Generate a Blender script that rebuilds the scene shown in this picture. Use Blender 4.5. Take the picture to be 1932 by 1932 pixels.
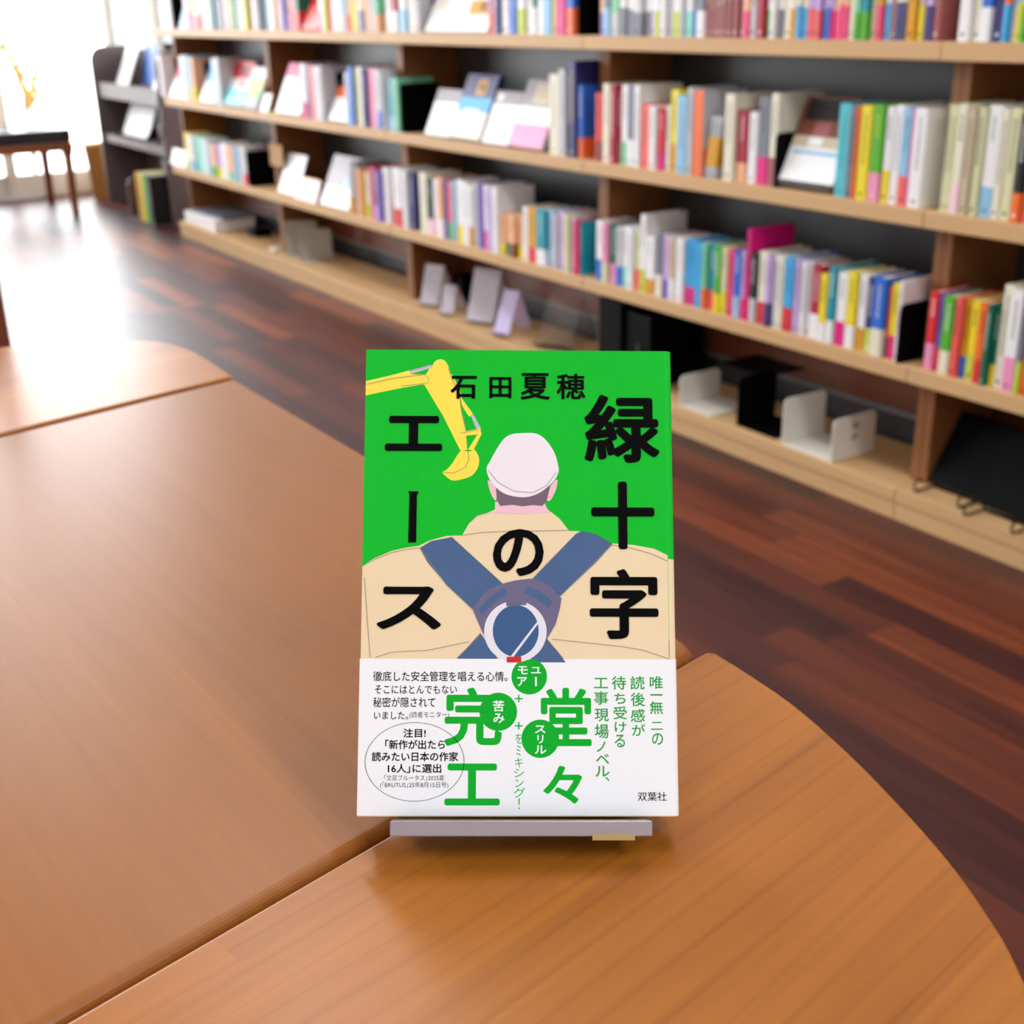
import bpy, bmesh, math, random
from mathutils import Matrix, Vector
random.seed(7)
for o in list(bpy.data.objects):
    bpy.data.objects.remove(o)
SC = bpy.context.scene
COL = SC.collection

# ------------------------------------------------------------------ camera
F = 2351.4                      # focal length for a 1932 wide frame
PITCH, ROLL, YAW = 0.38867, -0.02088, -1.00157
EYE = 1.0                       # camera height over the floor
SH = 1.9275                     # distance to the front line of the shelves
_f = Vector((0, math.cos(PITCH), -math.sin(PITCH)))
_u = Vector((0, math.sin(PITCH), math.cos(PITCH)))
_r = Vector((1, 0, 0))
_c, _s = math.cos(ROLL), math.sin(ROLL)
CR, CU = _c*_r + _s*_u, -_s*_r + _c*_u
cam_d = bpy.data.cameras.new('camera')
cam = bpy.data.objects.new('camera', cam_d)
COL.objects.link(cam)
cam.matrix_world = Matrix(((CR.x, CU.x, -_f.x, 0), (CR.y, CU.y, -_f.y, 0), (CR.z, CU.z, -_f.z, EYE), (0, 0, 0, 1)))
cam_d.sensor_width = 36
cam_d.lens = F/1932*36
cam_d.clip_start = 0.01
cam_d.dof.use_dof = True
cam_d.dof.focus_distance = 0.53
cam_d.dof.aperture_fstop = 13.0
SC.camera = cam
SC.view_settings.view_transform = 'Standard'
SC.view_settings.look = 'None'
SC.view_settings.gamma = 1
SC.view_settings.use_curve_mapping = False
SC.view_settings.exposure = 0.03
try:
    SC.cycles.max_bounces = 8
    SC.cycles.transparent_max_bounces = 12
    SC.cycles.caustics_reflective = False
    SC.cycles.caustics_refractive = False
    SC.cycles.sample_clamp_indirect = 6
except Exception:
    pass

# room axes: U runs along the shelves (to the right), N points at the shelf wall
UX, UY = math.cos(YAW), math.sin(YAW)
NX, NY = -UY, UX
def W(u, n, z=0.0):
    return Vector((UX*u + NX*n, UY*u + NY*n, z))
def u_at(x, n, z):
    """u of the point on the line (n, z) that runs along the shelves, seen in column x of the frame"""
    P0 = W(0, n, z) - Vector((0, 0, EYE)); D = W(1, 0, 0)
    k = (x-966)/F
    return (k*P0.dot(_f) - P0.dot(CR)) / (D.dot(CR) - k*D.dot(_f))
def on_level(x, y, z):
    """(u, n) of the point at height z seen at column x, row y"""
    d = CR*((x-966)/F) - CU*((y-966)/F) + _f
    p = d*((z-EYE)/d.z)
    return p.x*UX + p.y*UY, p.x*NX + p.y*NY

# ------------------------------------------------------------------ light
world = bpy.data.worlds.new('daylight')
SC.world = world
world.use_nodes = True
bg = world.node_tree.nodes['Background']
bg.inputs['Color'].default_value = (0.93, 0.97, 1.0, 1)
bg.inputs['Strength'].default_value = 11.0
def area(name, loc, rot, sx, sy, power, col=(1, 1, 1), portal=False):
    l = bpy.data.lights.new(name, 'AREA')
    l.shape = 'RECTANGLE'; l.size = sx; l.size_y = sy; l.energy = power; l.color = col
    if portal:
        l.cycles.is_portal = True
    o = bpy.data.objects.new(name, l); COL.objects.link(o)
    o.location = loc; o.rotation_euler = rot
    return o
U0, U1, N0, N1, CEIL = -7.75, 2.6, -3.6, 2.215, 3.0
WN = 2.26
area('window_portal', W(U0-0.02, (N0+WN)/2, 1.5), (math.radians(90), 0, YAW+math.radians(-90)), WN-N0, 2.9, 1, portal=True)
LAMPS = ((-4.6, 0.75, 12), (-2.5, 0.95, 20), (-0.5, 1.0, 14), (1.7, 0.75, 36), (-4.8, -1.7, 6), (-2.0, -1.9, 26), (0.5, -1.6, 26))
for lu, ln, lp in LAMPS:
    area('ceiling_lamp', W(lu, ln, CEIL-0.05), (0, 0, YAW), 1.2, 0.3, lp, (0.97, 0.985, 1.0))
# ------------------------------------------------------------------ materials
def lin(c):
    c = c/255.0
    return c/12.92 if c <= 0.04045 else ((c+0.055)/1.055)**2.4
def rgb(t):
    return (lin(t[0]), lin(t[1]), lin(t[2]), 1)
_M = {}
def mat(name, col, rough=0.5, spec=0.4, var=0.04, scale=40, coat=0.0, metal=0.0):
    """plain coloured material with a faint procedural mottling"""
    if name in _M:
        return _M[name]
    m = bpy.data.materials.new(name); m.use_nodes = True
    nt = m.node_tree; b = nt.nodes['Principled BSDF']
    b.inputs['Roughness'].default_value = rough
    b.inputs['Specular IOR Level'].default_value = spec
    b.inputs['Coat Weight'].default_value = coat
    b.inputs['Metallic'].default_value = metal
    tc = nt.nodes.new('ShaderNodeTexCoord'); nz = nt.nodes.new('ShaderNodeTexNoise')
    nz.inputs['Scale'].default_value = scale; nz.inputs['Detail'].default_value = 2
    nt.links.new(tc.outputs['Object'], nz.inputs['Vector'])
    mx = nt.nodes.new('ShaderNodeMix'); mx.data_type = 'RGBA'
    c = rgb(col)
    mx.inputs[6].default_value = tuple(min(1, v*(1-var)) for v in c[:3])+(1,)
    mx.inputs[7].default_value = tuple(min(1, v*(1+var)) for v in c[:3])+(1,)
    nt.links.new(nz.outputs['Fac'], mx.inputs[0])
    nt.links.new(mx.outputs[2], b.inputs['Base Color'])
    _M[name] = m
    return m
def clear(name, tint=(1, 1, 1), rough=0.03, ior=1.49):
    m = bpy.data.materials.new(name); m.use_nodes = True
    b = m.node_tree.nodes['Principled BSDF']
    b.inputs['Base Color'].default_value = tint+(1,)
    b.inputs['Transmission Weight'].default_value = 1
    b.inputs['Roughness'].default_value = rough
    b.inputs['IOR'].default_value = ior
    nt = m.node_tree; nz = nt.nodes.new('ShaderNodeTexNoise'); nz.inputs['Scale'].default_value = 60
    mr = nt.nodes.new('ShaderNodeMapRange'); mr.inputs['To Min'].default_value = rough; mr.inputs['To Max'].default_value = rough+0.04
    nt.links.new(nz.outputs['Fac'], mr.inputs['Value']); nt.links.new(mr.outputs['Result'], b.inputs['Roughness'])
    return m
def pane_material():
    m = bpy.data.materials.new('window_pane'); m.use_nodes = True
    nt = m.node_tree; nt.nodes.clear()
    o = nt.nodes.new('ShaderNodeOutputMaterial'); t = nt.nodes.new('ShaderNodeBsdfTransparent'); g = nt.nodes.new('ShaderNodeBsdfGlossy')
    g.inputs['Roughness'].default_value = 0.02
    fr = nt.nodes.new('ShaderNodeFresnel'); fr.inputs['IOR'].default_value = 1.3
    mx = nt.nodes.new('ShaderNodeMixShader')
    nt.links.new(fr.outputs[0], mx.inputs[0]); nt.links.new(t.outputs[0], mx.inputs[1]); nt.links.new(g.outputs[0], mx.inputs[2])
    nt.links.new(mx.outputs[0], o.inputs[0])
    return m
def math_node(nt, op, a, b=None):
    n = nt.nodes.new('ShaderNodeMath'); n.operation = op
    for i, v in enumerate((a, b)):
        if v is None: continue
        if isinstance(v, (int, float)): n.inputs[i].default_value = v
        else: nt.links.new(v, n.inputs[i])
    return n.outputs[0]
def wood(name, ramp, strip, length, grain=1.0, rough=0.35, spec=0.5, coat=0.0, coat_rough=0.1, angle=0.0, gap=0.0, ring=0.0, bump=0.02, tonal=1.0):
    """boards of width strip and the given length along local x (turned by angle), each with a tone of its own, with grain along the board"""
    m = bpy.data.materials.new(name); m.use_nodes = True
    nt = m.node_tree; b = nt.nodes['Principled BSDF']; L = nt.links.new
    tc = nt.nodes.new('ShaderNodeTexCoord'); mp = nt.nodes.new('ShaderNodeMapping')
    mp.inputs['Rotation'].default_value = (0, 0, -angle)
    L(tc.outputs['Object'], mp.inputs['Vector'])
    sp = nt.nodes.new('ShaderNodeSeparateXYZ'); L(mp.outputs[0], sp.inputs[0])
    x, y = sp.outputs[0], sp.outputs[1]
    row = math_node(nt, 'FLOOR', math_node(nt, 'DIVIDE', y, strip))
    wr = nt.nodes.new('ShaderNodeTexWhiteNoise'); wr.noise_dimensions = '1D'; L(row, wr.inputs['W'])
    xs = math_node(nt, 'ADD', math_node(nt, 'DIVIDE', x, length), math_node(nt, 'MULTIPLY', wr.outputs['Value'], 7.3))
    cell = math_node(nt, 'FLOOR', xs)
    cb = nt.nodes.new('ShaderNodeCombineXYZ'); L(row, cb.inputs[0]); L(cell, cb.inputs[1])
    wn = nt.nodes.new('ShaderNodeTexWhiteNoise'); wn.noise_dimensions = '3D'; L(cb.outputs[0], wn.inputs['Vector'])
    # grain, stretched along the board and shifted from board to board
    sh = nt.nodes.new('ShaderNodeVectorMath'); sh.operation = 'MULTIPLY_ADD'
    L(wn.outputs['Color'], sh.inputs[0]); sh.inputs[1].default_value = (5, 5, 5); L(mp.outputs[0], sh.inputs[2])
    m2 = nt.nodes.new('ShaderNodeMapping'); m2.inputs['Scale'].default_value = (2.2*grain, 38*grain, 38*grain); L(sh.outputs[0], m2.inputs['Vector'])
    g1 = nt.nodes.new('ShaderNodeTexNoise'); g1.inputs['Scale'].default_value = 1; g1.inputs['Detail'].default_value = 5; g1.inputs['Distortion'].default_value = 0.4
    L(m2.outputs[0], g1.inputs['Vector'])
    m3 = nt.nodes.new('ShaderNodeMapping'); m3.inputs['Scale'].default_value = (9*grain, 260*grain, 260*grain); L(sh.outputs[0], m3.inputs['Vector'])
    g2 = nt.nodes.new('ShaderNodeTexNoise'); g2.inputs['Scale'].default_value = 1; g2.inputs['Detail'].default_value = 2
    L(m3.outputs[0], g2.inputs['Vector'])
    mix = math_node(nt, 'ADD', math_node(nt, 'MULTIPLY', wn.outputs['Value'], 0.55*tonal),
                    math_node(nt, 'ADD', math_node(nt, 'MULTIPLY', g1.outputs['Fac'], 0.55), math_node(nt, 'MULTIPLY', g2.outputs['Fac'], 0.3)))
    val = math_node(nt, 'SUBTRACT', mix, 0.425 - 0.275*(1-tonal))
    val = math_node(nt, 'ADD', val, 0.22)
    if ring:
        m4 = nt.nodes.new('ShaderNodeMapping'); m4.inputs['Scale'].default_value = (0.5, 9, 9); L(sh.outputs[0], m4.inputs['Vector'])
        wv = nt.nodes.new('ShaderNodeTexWave'); wv.bands_direction = 'Y'; wv.inputs['Scale'].default_value = 2.6
        wv.inputs['Distortion'].default_value = 9.0; wv.inputs['Detail'].default_value = 2.5; wv.inputs['Detail Scale'].default_value = 0.6
        L(m4.outputs[0], wv.inputs['Vector'])
        val = math_node(nt, 'SUBTRACT', val, math_node(nt, 'MULTIPLY', math_node(nt, 'POWER', wv.outputs['Fac'], 12), ring))
    cr = nt.nodes.new('ShaderNodeValToRGB'); e = cr.color_ramp.elements
    while len(e) < len(ramp): e.new(0.5)
    for i, c in enumerate(ramp):
        e[i].position = i/(len(ramp)-1); e[i].color = rgb(c)
    L(val, cr.inputs[0]); col = cr.outputs[0]
    if gap:
        fy = math_node(nt, 'FRACT', math_node(nt, 'DIVIDE', y, strip)); fx = math_node(nt, 'FRACT', xs)
        k = math_node(nt, 'MAXIMUM', math_node(nt, 'LESS_THAN', fy, gap), math_node(nt, 'LESS_THAN', fx, gap*strip/length))
        mx = nt.nodes.new('ShaderNodeMix'); mx.data_type = 'RGBA'; L(k, mx.inputs[0]); L(col, mx.inputs[6])
        mx.inputs[7].default_value = rgb(tuple(v*0.55 for v in ramp[0])); col = mx.outputs[2]
    L(col, b.inputs['Base Color'])
    b.inputs['Roughness'].default_value = rough; b.inputs['Specular IOR Level'].default_value = spec
    b.inputs['Coat Weight'].default_value = coat; b.inputs['Coat Roughness'].default_value = coat_rough
    if bump:
        bp = nt.nodes.new('ShaderNodeBump'); bp.inputs['Strength'].default_value = bump; bp.inputs['Distance'].default_value = 0.001
        L(g2.outputs['Fac'], bp.inputs['Height']); L(bp.outputs[0], b.inputs['Normal'])
    return m

M_FLOOR = wood('floor_boards', ((36, 18, 21), (70, 34, 32), (104, 50, 34), (160, 84, 48)), 0.075, 0.62, 0.8, rough=0.40, spec=0.5, gap=0.02, tonal=1.25)
M_TABLE = wood('table_wood', ((104, 54, 12), (152, 88, 24), (170, 102, 29), (198, 130, 44)), 0.062, 3.0, 1.0, rough=0.34, spec=0.44, ring=0.14, tonal=0.7)
M_TABLE2 = wood('table_wood_panel', ((104, 56, 14), (140, 82, 28), (150, 90, 32), (168, 106, 40)), 0.09, 3.0, 1.0, rough=0.34, spec=0.3, ring=0.07, tonal=0.45)
M_OAK = wood('shelf_oak', ((178, 138, 92), (198, 158, 112), (208, 170, 122), (216, 180, 134)), 2.0, 5.0, 0.6, rough=0.5, spec=0.3, tonal=0.1)
M_BROWN = wood('dark_brown_wood', ((70, 34, 20), (98, 50, 30), (112, 60, 36), (130, 72, 44)), 1.0, 3.0, 1.0, rough=0.35)
M_BENCH = wood('bench_wood', ((92, 46, 26), (130, 70, 40), (140, 78, 46), (158, 90, 54)), 1.0, 3.0, 1.0, rough=0.3)
M_UPR = wood('upright_wood', ((112, 70, 38), (136, 88, 50), (146, 96, 56), (158, 106, 64)), 2.0, 5.0, 0.6, rough=0.5, spec=0.3, tonal=0.1)
M_BACK = mat('charcoal_back', (66, 64, 66), 0.38, 0.5, 0.05, 30)
M_WALL = mat('white_wall', (232, 230, 226), 0.8, 0.2, 0.02, 8)
M_CEIL = mat('white_ceiling', (238, 238, 236), 0.9, 0.1, 0.02, 8)
M_FRAME = mat('window_frame_paint', (214, 204, 188), 0.45, 0.4, 0.02, 20)
M_PANE = pane_material()
M_PAVE = mat('pavement_stone', (205, 202, 196), 0.9, 0.2, 0.08, 3)
M_RACK = mat('rack_dark_laminate', (108, 94, 94), 0.5, 0.4, 0.05, 25)
M_BLACK = mat('black_metal', (6, 6, 7), 0.5, 0.06, 0.05, 60)
M_LEATHER = mat('black_leather', (30, 30, 34), 0.28, 0.5, 0.08, 120)
M_WHITEM = mat('white_painted_metal', (226, 222, 212), 0.4, 0.4, 0.02, 50)
M_PAGE = mat('page_paper', (240, 234, 220), 0.8, 0.2, 0.05, 300)
M_STRIP = mat('grey_rail', (120, 118, 122), 0.4, 0.4, 0.04, 40)
M_ACR = clear('clear_acrylic', (0.97, 0.97, 0.99))
M_FROST = clear('cloudy_acrylic', (0.93, 0.92, 0.96), 0.25)
M_TAPE = mat('yellowed_tape', (176, 150, 98), 0.35, 0.4, 0.05, 90)
M_WICKER = mat('wicker', (206, 152, 78), 0.6, 0.3, 0.15, 90)
M_TAN = mat('tan_card', (190, 152, 108), 0.7, 0.2, 0.04, 40)

# palette of the book covers: code -> (rgb, word)
PAL = {'W': ((238, 238, 240), 'white'), 'I': ((230, 226, 205), 'cream'), 'G': ((196, 196, 202), 'light grey'), 'g': ((120, 124, 136), 'slate grey'),
 'K': ((26, 26, 30), 'black'), 'B': ((40, 105, 205), 'blue'), 'b': ((142, 194, 228), 'pale blue'), 'S': ((62, 168, 226), 'sky blue'),
 'N': ((48, 46, 112), 'navy'), 'T': ((24, 148, 166), 'teal'), 't': ((140, 226, 214), 'turquoise'), 'M': ((124, 204, 160), 'mint'),
 'E': ((84, 176, 40), 'green'), 'L': ((196, 212, 70), 'lime'), 'Y': ((234, 214, 36), 'yellow'), 'A': ((214, 152, 16), 'amber'),
 'O': ((240, 110, 44), 'orange'), 'o': ((238, 180, 138), 'peach'), 'R': ((220, 44, 52), 'red'), 'r': ((240, 98, 92), 'coral'),
 'C': ((168, 26, 52), 'crimson'), 'm': ((160, 92, 92), 'dusty red'), 'P': ((236, 150, 192), 'pink'), 'p': ((246, 208, 222), 'pale pink'),
 'F': ((224, 24, 130), 'magenta'), 'H': ((236, 66, 126), 'hot pink'), 'V': ((112, 82, 178), 'purple'), 'v': ((196, 168, 220), 'lavender'),
 'Z': ((118, 62, 44), 'brown'), 'D': ((18, 106, 82), 'dark green'), 'U': ((204, 188, 160), 'beige'), 'l': ((214, 216, 172), 'pale green'), 'h': ((156, 148, 154), 'grey'), 'y': ((236, 206, 152), 'cream'), 'q': ((78, 190, 206), 'aqua blue'), 'c': ((110, 240, 246), 'aqua')}
def pm(code):
    return mat('cover_' + PAL[code][1].replace(' ', '_'), PAL[code][0], 0.42, 0.35, 0.05, 35)

# ------------------------------------------------------------------ builders
class MB:
    """collects shapes and links them as one mesh object"""
    def __init__(self):
        self.v, self.f, self.mi, self.ms = [], [], [], []
    def slot(self, m):
        if m not in self.ms: self.ms.append(m)
        return self.ms.index(m)
    def add(self, vs, fs, m):
        o = len(self.v); s = self.slot(m)
        self.v += [tuple(p) for p in vs]
        for f in fs:
            self.f.append([i+o for i in f]); self.mi.append(s)
        return self
    def box(self, a, b, m):
        x0, y0, z0 = a; x1, y1, z1 = b
        return self.add([(x0, y0, z0), (x1, y0, z0), (x1, y1, z0), (x0, y1, z0), (x0, y0, z1), (x1, y0, z1), (x1, y1, z1), (x0, y1, z1)],
                        [(0, 3, 2, 1), (4, 5, 6, 7), (0, 1, 5, 4), (1, 2, 6, 5), (2, 3, 7, 6), (3, 0, 4, 7)], m)
    def prism(self, pts, z0, z1, m, axis='z'):
        """outline pts swept along an axis; for 'x' the outline is (y, z), for 'y' it is (x, z)"""
        n = len(pts)
        def P(p, t):
            return (p[0], p[1], t) if axis == 'z' else ((t, p[0], p[1]) if axis == 'x' else (p[0], t, p[1]))
        vs = [P(p, z0) for p in pts] + [P(p, z1) for p in pts]
        fs = [list(range(n))[::-1], list(range(n, 2*n))] + [(i, (i+1) % n, n+(i+1) % n, n+i) for i in range(n)]
        return self.add(vs, fs, m)
    def tube(self, path, r, m, seg=8, r2=None):
        path = [Vector(p) for p in path]; rings = []
        for i, p in enumerate(path):
            d = (path[min(i+1, len(path)-1)] - path[max(i-1, 0)]).normalized()
            a = d.cross(Vector((0, 0, 1)))
            if a.length < 1e-4: a = d.cross(Vector((1, 0, 0)))
            a.normalize(); b = d.cross(a)
            rr = r if r2 is None else r + (r2-r)*i/(len(path)-1)
            rings.append([p + a*rr*math.cos(2*math.pi*k/seg) + b*rr*math.sin(2*math.pi*k/seg) for k in range(seg)])
        vs = [q for g in rings for q in g]; fs = []
        for i in range(len(rings)-1):
            for k in range(seg):
                fs.append((i*seg+k, i*seg+(k+1) % seg, (i+1)*seg+(k+1) % seg, (i+1)*seg+k))
        fs.append(list(range(seg))[::-1]); fs.append([(len(rings)-1)*seg+k for k in range(seg)])
        return self.add(vs, fs, m)
    def lathe(self, prof, m, seg=32):
        vs, fs = [], []
        for r, z in prof:
            vs += [(r*math.cos(2*math.pi*k/seg), r*math.sin(2*math.pi*k/seg), z) for k in range(seg)]
        for i in range(len(prof)-1):
            for k in range(seg):
                fs.append((i*seg+k, i*seg+(k+1) % seg, (i+1)*seg+(k+1) % seg, (i+1)*seg+k))
        return self.add(vs, fs, m)
    def build(self, name, parent=None, bevel=0, seg=2, smooth=False, fix=True):
        me = bpy.data.meshes.new(name); me.from_pydata(self.v, [], self.f)
        for m in self.ms: me.materials.append(m)
        me.polygons.foreach_set('material_index', self.mi)
        if smooth: me.polygons.foreach_set('use_smooth', [True]*len(me.polygons))
        if fix:
            bm = bmesh.new(); bm.from_mesh(me); bmesh.ops.recalc_face_normals(bm, faces=bm.faces); bm.to_mesh(me); bm.free()
        me.update()
        o = bpy.data.objects.new(name, me); COL.objects.link(o)
        if parent: o.parent = parent
        if bevel:
            md = o.modifiers.new('edge', 'BEVEL'); md.width = bevel; md.segments = seg; md.limit_method = 'ANGLE'; md.angle_limit = math.radians(40)
        return o
def tag(o, label, cat, group=None):
    o['label'] = label; o['category'] = cat
    if group: o['group'] = group
    return o
def thing(name, loc, label, cat, group=None, rot=YAW):
    o = bpy.data.objects.new(name, None); COL.objects.link(o)
    o.empty_display_size = 0.05; o.location = loc; o.rotation_euler = (0, 0, rot)
    return tag(o, label, cat, group)
def struct(o):
    o['kind'] = 'structure'; return o
def place(o, loc, rot=YAW):
    o.location = loc; o.rotation_euler = (0, 0, rot); return o
def rounded(x0, z0, x1, z1, r, k=5, corners=(1, 1, 1, 1)):
    """rounded rectangle outline, corners in the order ll, lr, ur, ul"""
    out = []
    for (cx, cz, a0, on, px, pz) in ((x0+r, z0+r, 180, corners[0], x0, z0), (x1-r, z0+r, 270, corners[1], x1, z0), (x1-r, z1-r, 0, corners[2], x1, z1), (x0+r, z1-r, 90, corners[3], x0, z1)):
        if not on: out.append((px, pz)); continue
        for i in range(k+1):
            a = math.radians(a0+90*i/k); out.append((cx+r*math.cos(a), cz+r*math.sin(a)))
    return out

# ------------------------------------------------------------------ the room
o = struct(place(MB().box((U0-0.1, N0, -0.05), (U1, WN+0.05, 0), M_FLOOR).build('floor'), (0, 0, 0)))
struct(place(MB().box((U0-0.1, N0, CEIL), (U1, WN+0.05, CEIL+0.05), M_CEIL).build('ceiling'), (0, 0, 0)))
struct(place(MB().box((-5.95, N1, 0), (U1, N1+0.1, CEIL), M_WALL).build('wall_shelf'), (0, 0, 0)))
struct(place(MB().box((U1, N0, 0), (U1+0.1, WN+0.05, CEIL), M_WALL).build('wall_right'), (0, 0, 0)))
struct(place(MB().box((U0-0.1, N0-0.1, 0), (U1, N0, CEIL), M_WALL).build('wall_back'), (0, 0, 0)))
struct(place(MB().box((-30, -20, -0.12), (U0-0.101, 25, -0.06), M_PAVE).build('pavement'), (0, 0, 0)))
# glazed front: stiles every 0.63 m, bottom rail, panes
win = struct(bpy.data.objects.new('window_1', None)); COL.objects.link(win); place(win, W(U0, 0, 0))
stiles = [WN, 1.59, 0.94, 0.29, -0.36, -1.01, -1.66, -2.31, -2.96, -3.56]
for i, s in enumerate(stiles):
    MB().box((-0.04, s-0.03, 0.0), (0.03, s+0.03, CEIL), M_FRAME).build('window_stile', win, 0.004)
MB().box((-0.03, N0, 0.0), (0.022, WN, 0.13), M_FRAME).build('bottom_rail', win, 0.004)
MB().box((-0.03, N0, 2.92), (0.022, WN, 2.98), M_FRAME).build('top_rail', win, 0.004)
MB().box((0.03, N0, 0.0), (0.11, 1.72, 0.012), mat('door_track_metal', (190, 190, 192), 0.35, 0.5)).build('floor_track', win)
for i in range(len(stiles)-1):
    MB().box((-0.006, stiles[i+1]+0.03, 0.13), (0.0, stiles[i]-0.03, 2.92), M_PANE).build('pane', win)
win2 = struct(bpy.data.objects.new('window_2', None)); COL.objects.link(win2); place(win2, W(0, WN, 0))
for s in (-6.9, -5.99):
    MB().box((s-0.03, -0.03, 0), (s+0.03, 0.03, CEIL), M_FRAME).build('window_stile', win2, 0.004)
MB().box((U0+0.03, -0.025, 0), (-5.96, 0.025, 0.13), M_FRAME).build('bottom_rail', win2, 0.004)
MB().box((U0+0.03, -0.005, 0.13), (-6.93, 0.001, CEIL), M_PANE).build('pane', win2)
MB().box((-6.87, -0.005, 0.13), (-6.02, 0.001, CEIL), M_PANE).build('pane', win2)

# ------------------------------------------------------------------ bookcases
PITCHU = 1.08
ENDS = [-5.885 + PITCHU*i for i in range(6)]          # unit joints
Z = {1: 0.919, 2: 0.624, 3: 0.324, 0: 0.069}          # tops of the boards
TH = 0.032
ROWN = {1: 'top shelf', 2: 'second shelf', 3: 'third shelf', 0: 'bottom shelf'}
BAYN = ['bookcase nearest the window', 'second bookcase from the window', 'middle bookcase', 'fourth bookcase from the window', 'rightmost bookcase']
cases = []
BLAB = ['light oak bookcase nearest the window with a dark rack at its end', 'light oak bookcase second from the window, tan card on its upright',
 'light oak bookcase in the middle, four tilted books on its second shelf', 'light oak bookcase behind the green book, white bookends on its bottom shelf',
 'light oak bookcase at right edge, black wire stands on its bottom shelf']
DEP = 0.283
for i in range(5):
    a, b = ENDS[i]+0.0008, ENDS[i+1]-0.0008; w = b-a
    t = thing('bookcase', W(a, SH, 0), BLAB[i], 'bookcase', 'bookcases along the wall')
    for k in (1, 2, 3):
        MB().box((0, 0, Z[k]-TH), (w, DEP-0.012, Z[k]), M_OAK).build('shelf_board', t, 0.002)
    MB().box((0, 0, 1.27-TH), (w, DEP-0.012, 1.27), M_OAK).build('shelf_board', t, 0.002)
    pl = MB().box((0, 0, Z[0]-0.028), (w, DEP-0.05, Z[0]), M_OAK)
    pl.box((0, 0.003, 0), (w, 0.023, Z[0]-0.0281), M_OAK).build('plinth', t, 0.0015)
    for s in (0, w-0.019):
        m = MB()
        for z0, z1 in ((Z[0], Z[3]-TH), (Z[3], Z[2]-TH), (Z[2], Z[1]-TH), (Z[1], 1.27-TH)):
            m.box((s, 0.067, z0), (s+0.019, DEP-0.012, z1), M_UPR)
        m.build('upright', t)
    MB().box((0, DEP-0.0115, 0), (w, DEP, 1.27), M_BACK).build('back_panel', t)
    MB().box((0.019, DEP-0.03, 0.135), (w-0.019, DEP-0.012, Z[3]-TH), M_BROWN).build('lower_back_panel', t)
    MB().box((0.0195, DEP-0.034, 0.122), (w-0.0195, DEP-0.020, 0.134), M_STRIP).build('rail', t)
    cases.append(t)
# ------------------------------------------------------------------ books in rows
# each entry: left edge column on the shelf line, cover code + band code, height in mm ; '-' is a gap
ROW1 = """305 W 190,325 - 0,349 p 188,355 Wv 190,361 P 185,367 Yr 186,375 Wr 183,381 Wp 190,388 W 188,396 W 190,401 T 185,406 g 180,412 g 180,418 g 180,424 p 182,433 AO 188,440 M 184,446 W 188,453 p 185,459 L 187,
466 - 0,470 P 188,478 p 186,485 G 190,491 - 0,503 b 186,510 W 188,517 o 180,523 U 185,530 v 188,537 NV 186,547 R 180,557 DR 184,567 - 0,603 WP 186,611 L 182,619 r 190,628 W 188,636 I 185,646 bG 188,655 oO 180,663 Y 188,672 I 185,679 oN 190,691 o 182,700 G 186,708 Mo 184,717 T 190,727 W 186,737 CW 188,748 - 0,756 Wb 188,768 W 184,780 U 188,788 G 184,795 - 0,
919 vO 186,925 r 188,934 N 184,945 W 190,954 W 186,962 B 176,976 WL 188,990 W 190,1003 DW 184,1011 W 188,1024 b 190,1040 L 184,1049 F 190,1069 BO 176,1083 - 0,
1128 oV 178,1139 gb 186,1152 MG 188,1168 Wg 180,1180 Wg 180,1191 Wg 180,1201 Gg 184,1213 Wg 182,1225 Wv 186,1235 WL 188,1246 W 190,1257 G 186,1268 WL 188,1283 G 184,1291 Wt 188,1305 gB 180,1315 gW 184,1331 m 180,1340 m 180,1349 m 180,1360 m 180,1370 m 180,1380 m 180,1391 m 180,1403 oH 186,1416 G 188,1428 C 190,1443 WE 180,1452 W 186,1462 Wg 182,1474 I 186,1489 IA 182,1501 IS 180,1511 IS 180,1522 vr 180,1534 vr 180,1546 vB 180,1556 vB 180,1564 vF 182,1571 oH 180,1581 oH 180,1590 oH 180,1600 I 186,1611 ME 180,1621 TE 180,1629 TE 180,1637 U 184,1649 AH 180,1661 WS 184,1674 m 186,1685 IN 188,1706 A 186,1724 UY 182,1737 vN 188,1752 m 186,1766 - 0,
1803 W 190,1826 I 186,1844 BW 190,1866 N 188,1888 OS 182,1900 bG 186,1911 bY 184,1922 LE 186,1934 W 188,1945 - 0"""
ROW2 = """306 W 180,312 bL 182,318 - 0,346 W 185,354 bo 188,363 oY 180,370 - 0,404 b 180,411 G 186,420 - 0,
567 m 176,574 WF 186,583 N 184,591 r 182,600 W 180,608 G 184,615 - 0,655 Gb 166,662 B 186,672 L 184,676 I 186,688 N 182,696 P 184,707 p 184,715 GB 180,724 W 186,737 Tb 160,748 M 160,757 - 0,
1036 I 200,1055 G 214,1068 K 226,1074 N 234,1087 BO 178,1104 - 0,1123 rm 163,1130 rm 163,1137 I 186,1151 C 184,1162 Cm 172,1169 WM 186,1183 gW 186,1196 W 188,1208 r 146,1225 W 144,1238 RF 140,1250 W 146,1258 YA 182,1274 b 172,1293 G 190,1304 - 0,1365 I 182,1384 Co 150,1404 W 148,1421 gF 180,1442 Im 188,1458 - 0,
1568 q 178,1591 g 174,1604 O 176,1611 Y 178,1633 EP 180,1654 WY 178,1670 W 182,1687 br 178,1704 P 178,1710 W 180,1738 - 0,
1764 l 190,1778 l 188,1791 Ip 192,1808 U 184,1822 l 188,1838 Wb 192,1864 I 186,1880 l 190,1902 KO 182,1920 Wr 188,1938 - 0"""
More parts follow.
